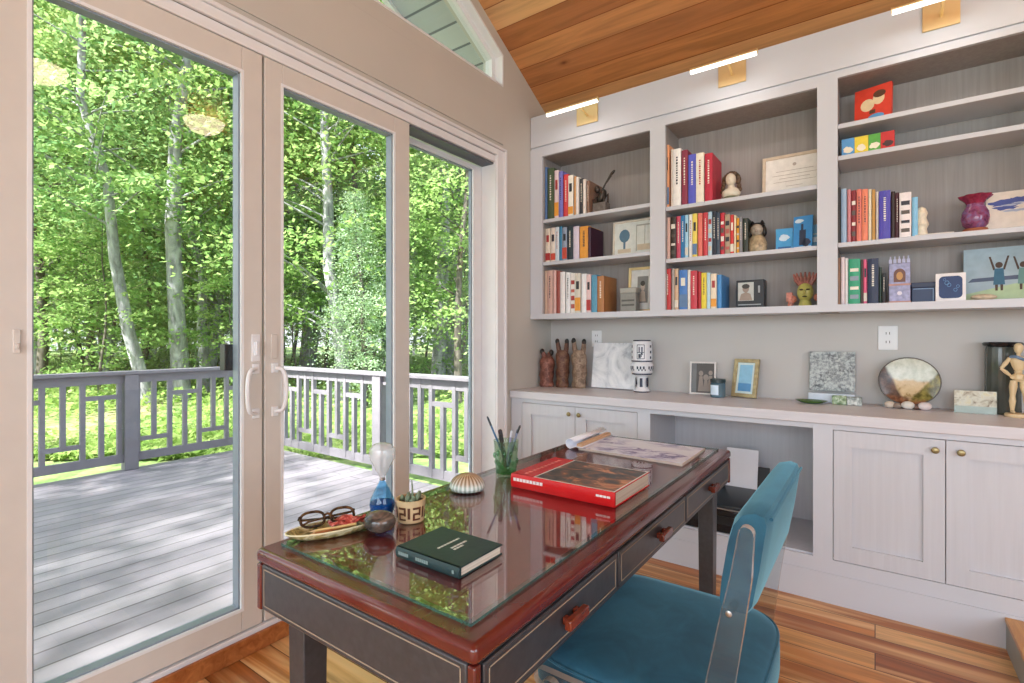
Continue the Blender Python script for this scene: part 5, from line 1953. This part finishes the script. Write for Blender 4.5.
build(stitch_rect('Y', ay0, ax0 + 0.028, ax1 - 0.026, az0 + 0.012, az1 - 0.010), 'stitching', M['stitch'], dk, smooth=False)
for (a, b, py) in ((ay0 + 0.024, 1.219, 0.965), (1.229, 1.793, 1.532), (1.803, ay1 - 0.024, 2.120)):
    dr = build(MB().box(ax1 - 0.015, ax1 + 0.006, a, b, az0 + 0.010, az1 - 0.006), 'drawer', M['leather_black'], dk, bevel=0.003)
    build(stitch_rect('X', ax1 + 0.006, a + 0.014, b - 0.014, az0 + 0.022, az1 - 0.018), 'stitching', M['stitch'], dr, smooth=False)
    pm = MB()
    pm.box(ax1 + 0.006, ax1 + 0.022, py - 0.030, py - 0.014, 0.655, 0.672)
    pm.box(ax1 + 0.006, ax1 + 0.022, py + 0.014, py + 0.030, 0.655, 0.672)
    pm.box(ax1 + 0.018, ax1 + 0.034, py - 0.042, py + 0.042, 0.653, 0.675)
    build(pm, 'pull', wood('polished_pull_wood', '4a1a10', '8a3c24', 0.2, (10, 3, 10), 0.3), dr, bevel=0.003)
for lx, ly in ((-1.141, 0.732), (-0.600, 0.732), (-1.141, 2.322), (-0.600, 2.322)):
    t_, b_w = 0.034, 0.029
    m = MB().add([(lx - b_w, ly - b_w, 0.10), (lx + b_w, ly - b_w, 0.10), (lx + b_w, ly + b_w, 0.10), (lx - b_w, ly + b_w, 0.10),
                  (lx - t_, ly - t_, 0.715), (lx + t_, ly - t_, 0.715), (lx + t_, ly + t_, 0.715), (lx - t_, ly + t_, 0.715)],
                 [(0, 3, 2, 1), (4, 5, 6, 7), (0, 1, 5, 4), (1, 2, 6, 5), (2, 3, 7, 6), (3, 0, 4, 7)])
    lg = build(m, 'leg', M['leather_black'], dk, bevel=0.003)
    build(MB().box(lx - b_w - 0.002, lx + b_w + 0.002, ly - b_w - 0.002, ly + b_w + 0.002, 0.0, 0.0995), 'foot_cap', M['leather_black'], lg, bevel=0.003)

gx0, gx1, gy0, gy1 = -1.183, -0.578, 0.686, 2.4245
gt = MB()
gt.mat(0).add([(gx0, gy0, DT), (gx1, gy0, DT), (gx1, gy1, DT), (gx0, gy1, DT), (gx0, gy0, DT + 0.006), (gx1, gy0, DT + 0.006), (gx1, gy1, DT + 0.006), (gx0, gy1, DT + 0.006)],
              [(4, 5, 6, 7)])
gt.mat(1).add([(gx0, gy0, DT), (gx1, gy0, DT), (gx1, gy1, DT), (gx0, gy1, DT), (gx0, gy0, DT + 0.006), (gx1, gy0, DT + 0.006), (gx1, gy1, DT + 0.006), (gx0, gy1, DT + 0.006)],
              [(0, 3, 2, 1), (0, 1, 5, 4), (1, 2, 6, 5), (2, 3, 7, 6), (3, 0, 4, 7)][1:])
gt.mat(0).add([(gx0, gy0, DT), (gx1, gy0, DT), (gx1, gy1, DT), (gx0, gy1, DT)], [(0, 3, 2, 1)])
tag(build(gt, 'glass_desktop', [M['desk_glass'], M['glass_edge']], loc=(gx0, gy0, DT), smooth=False), 'clear glass sheet with green edges lying on the desk top', 'glass sheet')
ZT = DT + 0.0062      # top of the glass


# ------------------------------------------------------------------ on the desk
def flat_book(name, label, x0, x1, y0, y1, h, cover, rz=0.0, spine='-Y', board=0.003):
    """a closed book lying flat; its spine on the -Y side"""
    u = thing(name, label, 'book', ((x0 + x1) / 2, (y0 + y1) / 2, ZT), rz)
    hx, hy = (x1 - x0) / 2, (y1 - y0) / 2
    m = MB()
    m.box(-hx, hx, -hy, hy, 0, board)
    m.box(-hx, hx, -hy, hy, h - board, h)
    n = 6
    pr = [(-hy - 0.004 * math.sin(PI * i / n), h * i / n) for i in range(n + 1)]
    m.prism(pr + [(-hy + 0.006, h), (-hy + 0.006, 0)], 'X', -hx, hx)
    build(m, 'cover', cover, u, local=True, bevel=0.0008)
    build(MB().box(-hx + 0.004, hx - 0.004, -hy + 0.006, hy - 0.004, board, h - board), 'pages', M['page'], u, local=True, smooth=False)
    return u


rb = flat_book('art_book', 'large red art book with a painting on its cover, lying on the desk glass', -1.000, -0.624, 1.398, 1.680, 0.046, plain('red_jacket', 'd01c20', 0.25, vary=0.05))
m = MB().mat(0).box(-0.100, 0.186, -0.139, 0.139, 0.0461, 0.0464)
m.mat(1).box(-0.094, 0.181, -0.134, 0.134, 0.0464, 0.0467)
build(m, 'cover_picture', [flat('efe8e4'), patchy('dark_oil_painting', [(0.36, '1e2428'), (0.48, '4c4a48'), (0.56, '8a5a40'), (0.64, 'd89a70'), (0.74, '9a4038')], 9, 0.3, 1.2, 4, (1, 1.6, 1))], rb, local=True, smooth=False)
m = MB()
for i in range(9):
    m.box(-0.176 + i * 0.013, -0.166 + i * 0.013, -0.1462, -0.1446, 0.024, 0.034)
for i in range(4):
    m.box(0.128 + i * 0.012, 0.138 + i * 0.012, -0.1462, -0.1446, 0.026, 0.032)
build(m, 'spine_lettering', flat('f0e8e4'), rb, local=True, smooth=False)
m = MB()
for i in range(10):
    m.box(-0.150, -0.138, -0.12 + i * 0.024, -0.104 + i * 0.024, 0.0461, 0.0464)
build(m, 'cover_lettering', flat('e88078'), rb, local=True, smooth=False)

gn = flat_book('green_book', 'dark green hardback book lying at the near end of the desk', -0.895, -0.703, 0.798, 0.948, 0.024, plain('dark_green_cloth', '1f3a3c', 0.45, vary=0.1, scale=80, bump=0.1), 0.0)
m = MB()
for yy, xa, xb in ((-0.004, -0.020, 0.000), (0.0, 0.0, 0.0),):
    pass
for q, (xa, ya, yb) in enumerate(((-0.012, -0.030, 0.042), (0.012, -0.012, 0.040), (0.022, -0.014, 0.018))):
    y_ = ya
    while y_ < yb:
        m.box(xa, xa + 0.006, y_, min(yb, y_ + 0.008), 0.0241, 0.0244)
        y_ += 0.010
build(m, 'cover_lettering', flat('d8dcd8'), gn, local=True, smooth=False)
for xa, xb in ((-0.085, -0.055), (-0.030, 0.008), (0.078, 0.084)):
    m = MB()
    x_ = xa
    while x_ < xb:
        m.box(x_, x_ + 0.005, -0.0796, -0.0780, 0.009, 0.016)
        x_ += 0.0065
    build(m, 'spine_lettering', flat('8ca09c'), gn, local=True, smooth=False)

# magazine with a pale watercolour and a rolled sheet beside it
mg = thing('art_print', 'flat white print with violet brush strokes at the far end of the desk', 'print', (-0.85, 2.19, ZT))
P4 = [(-1.085, 2.035), (-0.612, 2.005), (-0.617, 2.350), (-1.095, 2.362)]
build(MB().prism(P4, 'Z', ZT, ZT + 0.009), 'mounting_board', plain('pale_board_edge', 'c8b8ac', 0.6), mg, smooth=False)
t = NT('violet_watercolour')
v = t.coords((1.0, 1.8, 1))
nz = t.noise(v, 7.5, 5, 0.62, 1.8)
sp = t.n('SeparateXYZ')
t.l(v, sp.inputs[0])
n3 = t.noise(v, 3.0, 3, 0.5)
vi = t.ramp(nz, [(0.40, '7c78a8'), (0.47, 'bcb8d8'), (0.56, 'e4e4f2')])
t.bsdf(t.mix(t.ramp(n3, [(0.44, (0, 0, 0)), (0.56, (1, 1, 1))]), 'e6e8f4', vi), 0.45)
cx_, cy_ = -0.852, 2.188
build(MB().prism([(cx_ + (a - cx_) * 0.985, cy_ + (b - cy_) * 0.98) for a, b in P4], 'Z', ZT + 0.0091, ZT + 0.0098), 'sheet', t.m, mg, smooth=False)
rs = thing('rolled_papers', 'curled white papers with a tan edge lying along the left side of the print', 'paper', (-1.115, 2.20, ZT))
m = MB()
n = 22
V, F = [], []
prof = []
for i in range(n + 1):
    a = -0.3 + 4.4 * i / n
    r_ = 0.026 - 0.008 * i / n
    prof.append((-1.128 + r_ * math.cos(PI / 2 + 1.9 + a * 0.9), ZT + 0.030 + r_ * math.sin(PI / 2 + 1.9 + a * 0.9)))
prof = [(-1.060, ZT + 0.0115)] + [(-1.095, ZT + 0.0125)] + [(-1.122 + 0.024 * math.cos(-PI / 2 - 4.3 * i / n), ZT + 0.026 + (0.0245 - 0.006 * i / n) * math.sin(-PI / 2 - 4.3 * i / n)) for i in range(n + 1)]
for (xx, zz) in prof:
    V += [(xx, 2.025, zz), (xx - 0.012, 2.385, zz)]
for i in range(len(prof) - 1):
    F.append((2 * i, 2 * i + 2, 2 * i + 3, 2 * i + 1))
pp = build(m.add(V, F), 'curled_sheet', M['paper'], rs)
sdm = pp.modifiers.new('thickness', 'SOLIDIFY')
sdm.thickness = 0.0012
m = MB().prism([(-1.092, 2.03), (-1.066, 2.03), (-1.080, 2.37), (-1.106, 2.37)], 'Z', ZT + 0.0145, ZT + 0.027)
build(m, 'tan_edge', plain('tan_card', 'cfa884', 0.6), rs, bevel=0.002)

# hourglass
hg = thing('hourglass', 'glass hourglass with blue sand, tilted, near the left side of the desk', 'hourglass', (-1.136, 0.960, ZT))
hc = (-1.136, 0.960, ZT)
clear = glassy('thin_clear_glass', (0.93, 0.95, 0.95), 1.7, 0.0, 'f8fafa', 0.30)
bluec = glassy('blue_tinted_glass', (0.42, 0.72, 0.90), 1.6)
lower = [(0.012, 0.001), (0.026, 0.004), (0.034, 0.016), (0.0365, 0.034), (0.034, 0.050), (0.020, 0.080), (0.009, 0.100), (0.0055, 0.108)]
upper = [(0.0055, 0.108), (0.009, 0.118), (0.022, 0.142), (0.034, 0.166), (0.0385, 0.184), (0.036, 0.200), (0.024, 0.212), (0.008, 0.217)]
build(MB().lathe(lower, hc, 28), 'lower_bulb', bluec, hg)
build(MB().lathe(upper, hc, 28), 'upper_bulb', clear, hg)
build(MB().lathe([(0.010, 0.003), (0.0245, 0.006), (0.0325, 0.017), (0.0348, 0.034), (0.0348, 0.040), (0.002, 0.042)], hc, 28), 'sand', plain('blue_sand', '1c5c9c', 0.7, vary=0.2, scale=200), hg)
build(MB().lathe([(0.0062, 0.104), (0.0085, 0.106), (0.0085, 0.110), (0.0062, 0.112)], hc, 18), 'neck_collar', M['steel'], hg)
hg.scale = (0.97, 0.97, 0.95)

# smooth dark stone
sn = MB()
sn.ell((-1.040, 0.870, ZT + 0.029), (0.042, 0.034, 0.0285), 24, 16, (0, 0, 0.6))
tag(build(sn, 'polished_stone', patchy('banded_stone', [(0.35, '2c2c2a'), (0.5, '5c5048'), (0.58, '7c6658'), (0.7, '3a3c3a')], 11, 0.12, 0.7, 3, (1, 1, 3)), loc=(-1.040, 0.870, ZT)),
    'round dark polished stone in front of the hourglass', 'stone')

# little patterned pot with a succulent
pt = thing('succulent_pot', 'small cream pot with brown painted patterns holding a succulent', 'potted plant', (-1.041, 0.980, ZT))
pc_ = (-1.041, 0.980, ZT)
build(MB().lathe([(0.032, 0), (0.036, 0.003), (0.0385, 0.030), (0.040, 0.058), (0.041, 0.062), (0.037, 0.062), (0.036, 0.052), (0.01, 0.050)], pc_, 28), 'pot', plain('cream_pot', 'd8bc90', 0.5, vary=0.08), pt)
m = MB()
def onpot(m, ang, z, w, h):
    n = 3
    V, F = [], []
    for i in range(n + 1):
        a = ang + (i / n - 0.5) * w / 0.039
        for zz in (z - h / 2, z + h / 2):
            r_ = 0.0365 + (zz - 0.003) * 0.068 + 0.0010
            V.append((pc_[0] + r_ * math.cos(a), pc_[1] + r_ * math.sin(a), pc_[2] + zz))
    for i in range(n):
        F.append((2 * i, 2 * i + 2, 2 * i + 3, 2 * i + 1))
    m.add(V, F)
for q in range(6):
    a = q * PI / 3 - 0.35
    onpot(m, a, 0.043, 0.022, 0.006)
    onpot(m, a + 0.22, 0.034, 0.006, 0.022)
    onpot(m, a, 0.028, 0.020, 0.006)
    onpot(m, a - 0.20, 0.020, 0.006, 0.016)
    onpot(m, a, 0.013, 0.022, 0.005)
    onpot(m, a + 0.5, 0.030, 0.007, 0.030)
build(m, 'painted_pattern', flat('5c3420'), pt, smooth=False)
build(MB().lathe([(0.036, 0.0), (0.036, 0.003), (0.01, 0.005)], (pc_[0], pc_[1], pc_[2] + 0.050), 24), 'soil', plain('dark_soil', '4a3c30', 0.9, vary=0.3, scale=80), pt)
sg = plain('grey_green_succulent', '73846a', 0.6, vary=0.25, scale=40)
sr_ = random.Random(9)
for q in range(9):
    a = q * 0.7
    r_ = 0.008 + 0.018 * (q % 3) / 2
    x_, y_ = pc_[0] + r_ * math.cos(a), pc_[1] + r_ * math.sin(a)
    hh_ = sr_.uniform(0.007, 0.013)
    build(MB().ell((x_, y_, ZT + 0.052 + hh_), (0.007, 0.006, hh_), 10, 8, (sr_.uniform(-.4, .4), sr_.uniform(-.4, .4), 0)), 'leaf', sg, pt)
build(MB().tube([(pc_[0] + 0.004, pc_[1], ZT + 0.055), (pc_[0] + 0.006, pc_[1], ZT + 0.085), (pc_[0] + 0.003, pc_[1], ZT + 0.112)], [0.003, 0.0025, 0.0012], 6), 'stem', sg, pt)

# ribbed dome paperweight
t = NT('ribbed_shell')
v = t.coords()
sp = t.n('SeparateXYZ')
t.l(v, sp.inputs[0])
zr = t.n('MapRange')
zr.inputs['From Min'].default_value = 0.0
zr.inputs['From Max'].default_value = 0.052
t.l(sp.outputs['Z'], zr.inputs['Value'])
an_ = mth('ARCTAN2', sp.outputs['Y'], sp.outputs['X'])
rib = mth('SINE', mth('MULTIPLY', an_, 24.0), 0.0)
rf = t.ramp(mth('ADD', mth('MULTIPLY', rib, 0.5), 0.5), [(0.35, (0, 0, 0)), (0.65, (1, 1, 1))])
ca_ = t.ramp(zr.outputs[0], [(0.0, 'c4d4c8'), (0.4, 'eaf0ea'), (0.6, 'd8cfc0'), (0.95, 'c4a684')])
cb_ = t.ramp(zr.outputs[0], [(0.0, '8ea092'), (0.4, 'bccabf'), (0.6, 'a08c74'), (0.95, '8c6c4c')])
t.bsdf(t.mix(rf, ca_, cb_), 0.2)
dm = thing('ribbed_dome', 'ribbed shell dome paperweight on the desk glass, tan above and pale below', 'paperweight', (-1.098, 1.284, ZT))
build(MB().lathe([(0.044, 0), (0.054, 0.005), (0.0575, 0.013), (0.054, 0.026), (0.044, 0.040), (0.028, 0.0505), (0.012, 0.055), (0.004, 0.0545)], (-1.098, 1.284, ZT), 96, wob=lambda a, i: 1 + 0.03 * abs(math.cos(12 * a)) * (i > 0)), 'shell', t.m, dm)
build(MB().lathe([(0.007, 0), (0.007, 0.002), (0.003, 0.003)], (-1.098, 1.284, ZT + 0.0525), 12), 'tip', flat('9a6a40'), dm)

# green glass with pens
cp = thing('green_tumbler', 'green glass tumbler holding pens beside the red art book', 'cup', (-1.092, 1.494, ZT))
cg = (-1.092, 1.494, ZT)
ggl = glassy('green_glass', (0.93, 0.985, 0.94), 1.5, 0.02, 'b4e4bc', 0.20, True)
build(MB().lathe([(0.034, 0.0), (0.0375, 0.004), (0.040, 0.05), (0.0455, 0.128), (0.0465, 0.131), (0.0435, 0.131), (0.038, 0.05), (0.034, 0.014), (0.01, 0.012)], cg, 32), 'glass_wall', ggl, cp)
build(MB().lathe([(0.033, 0.0125), (0.035, 0.014), (0.0355, 0.022), (0.02, 0.026), (0.004, 0.027)], cg, 24), 'thick_base', glassy('deep_green_glass', (0.45, 0.85, 0.5), 1.5, 0.02, '58d070', 0.4, True), cp)
m = MB()
cr_ = random.Random(4)
for q in range(16):
    a = cr_.uniform(0, 6.28)
    z_ = cr_.uniform(0.03, 0.10)
    r_ = 0.0385 + (z_ - 0.03) * 0.07
    m.ell((cg[0] + r_ * math.cos(a), cg[1] + r_ * math.sin(a), cg[2] + z_), (0.006, 0.006, 0.011), 8, 6)
build(m, 'raised_pattern', glassy('mid_green_glass', (0.70, 0.92, 0.74), 1.5, 0.05, '7cc48c', 0.35, True), cp)
for lb, bx0, by0, tx, ty, tz, r_, c1_, c2_, nm in (
        ('slim blue pen leaning furthest left in the green tumbler', 0.008, 0.006, -0.064, -0.030, 0.215, 0.0036, '2c5c88', '1c2c3c', 'pen'),
        ('thick black marker in the middle of the green tumbler', -0.006, 0.010, -0.024, -0.006, 0.168, 0.0075, '1c1a1c', '34282c', 'marker'),
        ('dark brown marker right of the black marker in the green tumbler', 0.004, -0.008, -0.010, -0.022, 0.155, 0.0068, '3c2c2c', '201c1c', 'marker'),
        ('silver lilac pen standing upright in the green tumbler', 0.002, -0.004, 0.022, 0.004, 0.168, 0.0042, '8c88ac', 'c8c8d0', 'pen'),
        ('dark blue pen right of the silver one in the green tumbler', 0.0, 0.012, 0.036, 0.022, 0.170, 0.0042, '3c4468', '5c6480', 'pen'),
        ('grey pen with a black top leaning furthest right in the tumbler', -0.010, 0.0, 0.054, 0.012, 0.188, 0.0038, '7c88a0', '1c1c20', 'pen')):
    a = Vector((cg[0] + bx0, cg[1] + by0, cg[2] + 0.030))
    e = Vector((cg[0] + tx, cg[1] + ty, cg[2] + tz))
    pn = thing(nm, lb, 'pen', tuple(a))
    k_ = a.lerp(e, 0.82)
    build(MB().tube([tuple(a), tuple(a.lerp(e, 0.06)), tuple(k_)], [r_ * 0.35, r_, r_], 10), 'barrel', flat(c1_, 0.3), pn)
    build(MB().tube([tuple(k_), tuple(a.lerp(e, 0.97)), tuple(e)], [r_ * 1.08, r_ * 1.05, r_ * 0.55], 10), 'cap', flat(c2_, 0.3), pn)

# oval dish with spectacles, red cloth and pencils
def rotp(x, y, c=(-1.135, 0.800), a=math.radians(68)):
    return (c[0] + x * math.cos(a) - y * math.sin(a), c[1] + x * math.sin(a) + y * math.cos(a))


td = thing('oval_dish', 'long oval patterned dish at the near left corner of the desk glass', 'dish', (-1.135, 0.800, ZT))
m = MB().lathe([(0.070, 0), (0.088, 0.002), (0.108, 0.012), (0.116, 0.019), (0.112, 0.020), (0.085, 0.007), (0.02, 0.005)], (0, 0, 0), 40, 1.0, 0.40)
m.xf(Matrix.Translation((-1.135, 0.800, ZT)) @ Matrix.Rotation(math.radians(68), 4, 'Z'))
build(m, 'dish_body', patchy('yellow_olive_glaze', [(0.35, '4c4a2c'), (0.5, 'b8a468'), (0.62, 'e0d6b0'), (0.75, 'c8b880')], 34, 0.3, 0.8), td)
m = MB()
pth = [(0.1145 * math.cos(2 * PI * i / 40), 0.1145 * 0.40 * math.sin(2 * PI * i / 40), 0.0195) for i in range(40)]
m.tube(pth, 0.002, 6, closed=True)
m.xf(Matrix.Translation((-1.135, 0.800, ZT)) @ Matrix.Rotation(math.radians(68), 4, 'Z'))
build(m, 'rim', flat('e6deb8'), td)
# folded red cloth in the dish
m = MB()
n = 14
V, F = [], []
for i in range(n + 1):
    for j in range(7):
        u_, v_ = i / n, j / 6
        x_, y_ = rotp(-0.01 + 0.098 * u_, (v_ - 0.5) * 0.050 * (1.1 - 0.5 * u_))
        V.append((x_, y_, ZT + 0.020 + 0.006 * math.sin(9 * u_ + 4 * v_) + 0.005 * math.cos(7 * v_)))
for i in range(n):
    for j in range(6):
        F.append((i * 7 + j, i * 7 + j + 1, (i + 1) * 7 + j + 1, (i + 1) * 7 + j))
clo = build(m.add(V, F), 'red_cloth', patchy('red_printed_cloth', [(0.35, '7c2820'), (0.5, 'b8483c'), (0.62, 'd88474'), (0.72, 'e0a0b0')], 60, 0.8, 0.5), loc=(rotp(0.03, 0) + (ZT + 0.012,)))
sdm = clo.modifiers.new('thickness', 'SOLIDIFY')
sdm.thickness = 0.006
sdm.offset = -1
tag(clo, 'folded red printed cloth lying in the oval dish', 'cloth')
for q, (y0_, y1_, z_, c_, lb) in enumerate(((-0.026, -0.014, 0.0165, 'a86838', 'brown pencil lying along the near edge of the oval dish'), (-0.016, -0.022, 0.0205, 'd8b878', 'tan pencil crossing the brown one in the oval dish'))):
    a = rotp(-0.066 + 0.004 * q, y0_)
    b = rotp(0.052, y1_)
    pc2 = thing('pencil', lb, 'pencil', (a[0], a[1], ZT + z_))
    A, B = Vector((a[0], a[1], ZT + z_)), Vector((b[0], b[1], ZT + z_))
    build(MB().tube([tuple(A.lerp(B, 0.12)), tuple(B)], 0.0034, 6), 'shaft', flat(c_), pc2)
    build(MB().tube([tuple(A), tuple(A.lerp(B, 0.12))], [0.0006, 0.0034], 6), 'sharpened_tip', flat('d8b890'), pc2)

sp_ = thing('spectacles', 'tortoiseshell reading glasses resting on the oval dish', 'glasses', (-1.165, 0.785, ZT + 0.03))
tort = patchy('tortoiseshell', [(0.4, '1c1814'), (0.55, '4a3424'), (0.7, '6c4c30')], 60, 0.15, 0.5)
M4 = Matrix.Translation((-1.160, 0.800, ZT + 0.036)) @ Matrix.Rotation(math.radians(64), 4, 'Z') @ Matrix.Rotation(math.radians(-48), 4, 'X')
fm_ = MB()
for s in (-1, 1):
    pth = []
    for i in range(28):
        a = 2 * PI * i / 28
        e = 0.78
        cx, sx = math.cos(a), math.sin(a)
        pth.append((s * 0.037 + 0.029 * math.copysign(abs(cx) ** e, cx), 0.0, 0.021 * math.copysign(abs(sx) ** e, sx)))
    fm_.tube(pth, 0.0036, 8, closed=True)
fm_.tube([(-0.010, 0, 0.006), (0, -0.001, 0.010), (0.010, 0, 0.006)], 0.0034, 8)
fm_.xf(M4)
build(fm_, 'rims', tort, sp_)
for s in (-1, 1):
    q = 0.008 if s > 0 else 0.014
    t_m = MB().tube([(s * 0.067, 0.0, 0.010), (s * 0.069, q * 0.7, 0.010), (s * 0.060, q, 0.009), (0.0, q + 0.002, 0.006), (-s * 0.046, q + 0.002, 0.000), (-s * 0.060, q, -0.008)], [0.0036, 0.0034, 0.0032, 0.003, 0.003, 0.0024], 8)
    t_m.xf(M4)
    build(t_m, 'temple', tort, sp_)
    l_m = MB()
    pts = []
    for i in range(24):
        a = 2 * PI * i / 24
        cx, sx = math.cos(a), math.sin(a)
        pts.append((s * 0.037 + 0.0275 * math.copysign(abs(cx) ** 0.78, cx), 0.0195 * math.copysign(abs(sx) ** 0.78, sx)))
    l_m.prism(pts, 'Y', -0.0008, 0.0008)
    l_m.xf(M4)
    build(l_m, 'lens', M['pane'], sp_, smooth=False)

# ------------------------------------------------------------------ chair
ch = thing('desk_chair', 'teal velvet chair with clear acrylic side frames pulled up to the desk', 'chair', (-0.44, 1.36, 0))
sx0, sx1, sy0, sy1 = -0.745, -0.203, 1.072, 1.648
n = 28


def superell(cx, cy, rx, ry, e, n):
    out = []
    for i in range(n):
        a = 2 * PI * i / n
        c, s = math.cos(a), math.sin(a)
        out.append((cx + rx * math.copysign(abs(c) ** e, c), cy + ry * math.copysign(abs(s) ** e, s)))
    return out


m = MB()
rings = [(0.94, 0.345), (0.985, 0.352), (1.0, 0.375), (1.0, 0.435), (0.985, 0.458), (0.94, 0.472), (0.80, 0.482), (0.5, 0.489), (0.2, 0.491)]
n = 48
cx_, cy_ = (sx0 + sx1) / 2, (sy0 + sy1) / 2
V, F = [], []
for k, z in rings:
    for (x_, y_) in superell(cx_, cy_, (sx1 - sx0) / 2, (sy1 - sy0) / 2, 0.42, n):
        V.append((cx_ + (x_ - cx_) * k, cy_ + (y_ - cy_) * k, z))
for i in range(len(rings) - 1):
    for j in range(n):
        F.append((i * n + j, i * n + (j + 1) % n, (i + 1) * n + (j + 1) % n, (i + 1) * n + j))
F.append(tuple(range(n))[::-1])
F.append(tuple((len(rings) - 1) * n + j for j in range(n)))
seat = build(m.add(V, F), 'seat', M['velvet'], ch, angle=60)
pth = [(cx_ + (x_ - cx_) * 0.985, cy_ + (y_ - cy_) * 0.985, 0.459) for x_, y_ in superell(cx_, cy_, (sx1 - sx0) / 2, (sy1 - sy0) / 2, 0.42, 64)]
build(MB().tube(pth, 0.004, 6, closed=True), 'piping', M['velvet'], seat)

# back cushion: a slab with rounded front, leaning back
m = MB()
by0, by1 = 1.100, 1.632
bl = [(-0.032, 0.0), (-0.040, 0.02), (-0.043, 0.06), (-0.043, 0.14), (-0.038, 0.185), (-0.022, 0.212), (0.002, 0.219), (0.022, 0.214), (0.031, 0.198), (0.033, 0.10), (0.031, 0.02), (0.022, 0.0)]
ny = 14
V, F = [], []
for j in range(ny + 1):
    v_ = j / ny
    y_ = by0 + (by1 - by0) * v_
    edge = min(v_, 1 - v_) * (by1 - by0)
    k = 1.0 if edge > 0.03 else 0.86 + 0.14 * math.sin(edge / 0.03 * PI / 2)
    for (bx__, bz__) in bl:
        zc_ = 0.700 + 0.11 + (bz__ - 0.11) * (0.5 + 0.5 * k if edge < 0.03 else 1.0)
        V.append((-0.230 + bx__ * k + (zc_ - 0.700) * 0.16, y_, zc_))
q = len(bl)
for j in range(ny):
    for i in range(q):
        F.append((j * q + i, (j + 1) * q + i, (j + 1) * q + (i + 1) % q, j * q + (i + 1) % q))
F.append(tuple(range(q)))
F.append(tuple(ny * q + i for i in range(q))[::-1])
bk = build(m.add(V, F), 'backrest', M['velvet'], ch, angle=50)
pth = [(-0.230 + 0.031 + (0.198) * 0.16, by0 + 0.02 + (by1 - by0 - 0.04) * i / 10, 0.700 + 0.200) for i in range(11)]
build(MB().tube(pth, 0.004, 6), 'piping', M['velvet'], bk)


def acrylic_bar(pts, w, y0, y1, name, ws=None):
    """flat acrylic bar along a path in the X-Z plane, rounded at its first end; faces clear, edges polished"""
    P = [Vector((a, b)) for a, b in pts]
    left, right = [], []
    for i, p in enumerate(P):
        d = (P[min(i + 1, len(P) - 1)] - P[max(i - 1, 0)]).normalized()
        nrm_ = Vector((-d.y, d.x))
        wi = ws[i] if ws else w
        left.append(p + nrm_ * wi / 2)
        right.append(p - nrm_ * wi / 2)
    w = ws[0] if ws else w
    d0 = (P[0] - P[1]).normalized()
    nrm_ = Vector((d0.y, -d0.x))
    cap = [P[0] + (nrm_ * math.cos(a) + d0 * math.sin(a)) * w / 2 for a in [PI * i / 8 for i in range(1, 8)]]
    left0 = P[0] + nrm_ * w / 2
    if (left0 - left[0]).length > 1e-4:
        cap = cap[::-1]
    outline = right[::-1] + cap[::-1] + left
    outl = [(p.x, p.y) for p in outline]
    m = MB()
    k = len(outl)
    m.mat(0).add([(a, y0, b) for a, b in outl] + [(a, y1, b) for a, b in outl], [tuple(range(k)), tuple(range(k, 2 * k))[::-1]])
    m.mat(1).add([(a, y0, b) for a, b in outl] + [(a, y1, b) for a, b in outl], [(i, k + i, k + (i + 1) % k, (i + 1) % k) for i in range(k)])
    return build(m, name, [M['acrylic'], M['acrylic_edge']], ch, smooth=False)


for (ya, yb) in ((1.076, 1.096), (1.636, 1.656)):
    yo = (ya, yb)
    inner = ya < 1.3
    if inner:
        yo = (1.048, 1.068)
    acrylic_bar([(-0.201, 0.885), (-0.210, 0.80), (-0.228, 0.70), (-0.250, 0.57), (-0.285, 0.30), (-0.300, 0.0)], 0.052, yo[0], yo[1], 'rear_upright', [0.028, 0.038, 0.046, 0.052, 0.054, 0.054])
    acrylic_bar([(-0.660, 0.432), (-0.300, 0.432)], 0.045, yo[0] + 0.0005, yo[1] - 0.0005, 'seat_rail')
    acrylic_bar([(-0.640, 0.409), (-0.650, 0.2), (-0.655, 0.0)], 0.052, yo[0], yo[1], 'front_leg')
    s = MB().lathe([(0.006, 0), (0.006, 0.002), (0.003, 0.003)], seg=14)
    s.xf(Matrix.Translation((-0.231, yo[0] if inner else yo[1] + 0.003, 0.725)) @ Matrix.Rotation(PI / 2, 4, 'X'))
    build(s, 'screw_cap', M['steel'], ch)
    s = MB()
    spy = (yo[1], by0 + 0.004) if inner else (by1 - 0.004, yo[0])
    s.tube([(-0.231, spy[0], 0.725), (-0.231, spy[1], 0.725)], 0.008, 10)
    build(s, 'spacer', M['acrylic'], ch)

# ------------------------------------------------------------------ hanging bowl lamps behind the photographer (mirrored in the door glass)
for i, (x, y, lb) in enumerate(((1.20, 2.32, 'glowing alabaster bowl lamp hanging nearest the bookcases'), (1.18, 1.10, 'glowing alabaster bowl lamp hanging further from the bookcases'))):
    u = thing('pendant_lamp', lb, 'lamp', (x, y, 3.27), 0, None)
    c = (x, y, 3.27)
    build(MB().lathe([(0.02, 0.0), (0.07, 0.008), (0.125, 0.035), (0.165, 0.080), (0.178, 0.118), (0.172, 0.118), (0.12, 0.045), (0.03, 0.015)], c, 32), 'bowl', M['alabaster'], u)
    zt = zc(y) - 0.001
    build(MB().tube([(x, y, 3.285), (x, y, zt - 0.02)], 0.006, 8), 'rod', M['brass'], u)
    build(MB().lathe([(0.05, 0), (0.05, 0.012), (0.02, 0.02)], (x, y, zt - 0.02), 20), 'ceiling_cap', M['brass'], u)
    for q in range(3):
        a = q * 2 * PI / 3
        build(MB().tube([(x, y, min(zt - 0.03, 3.52)), (x + 0.170 * math.cos(a), y + 0.170 * math.sin(a), 3.385)], 0.003, 6), 'hanger', M['brass'], u)
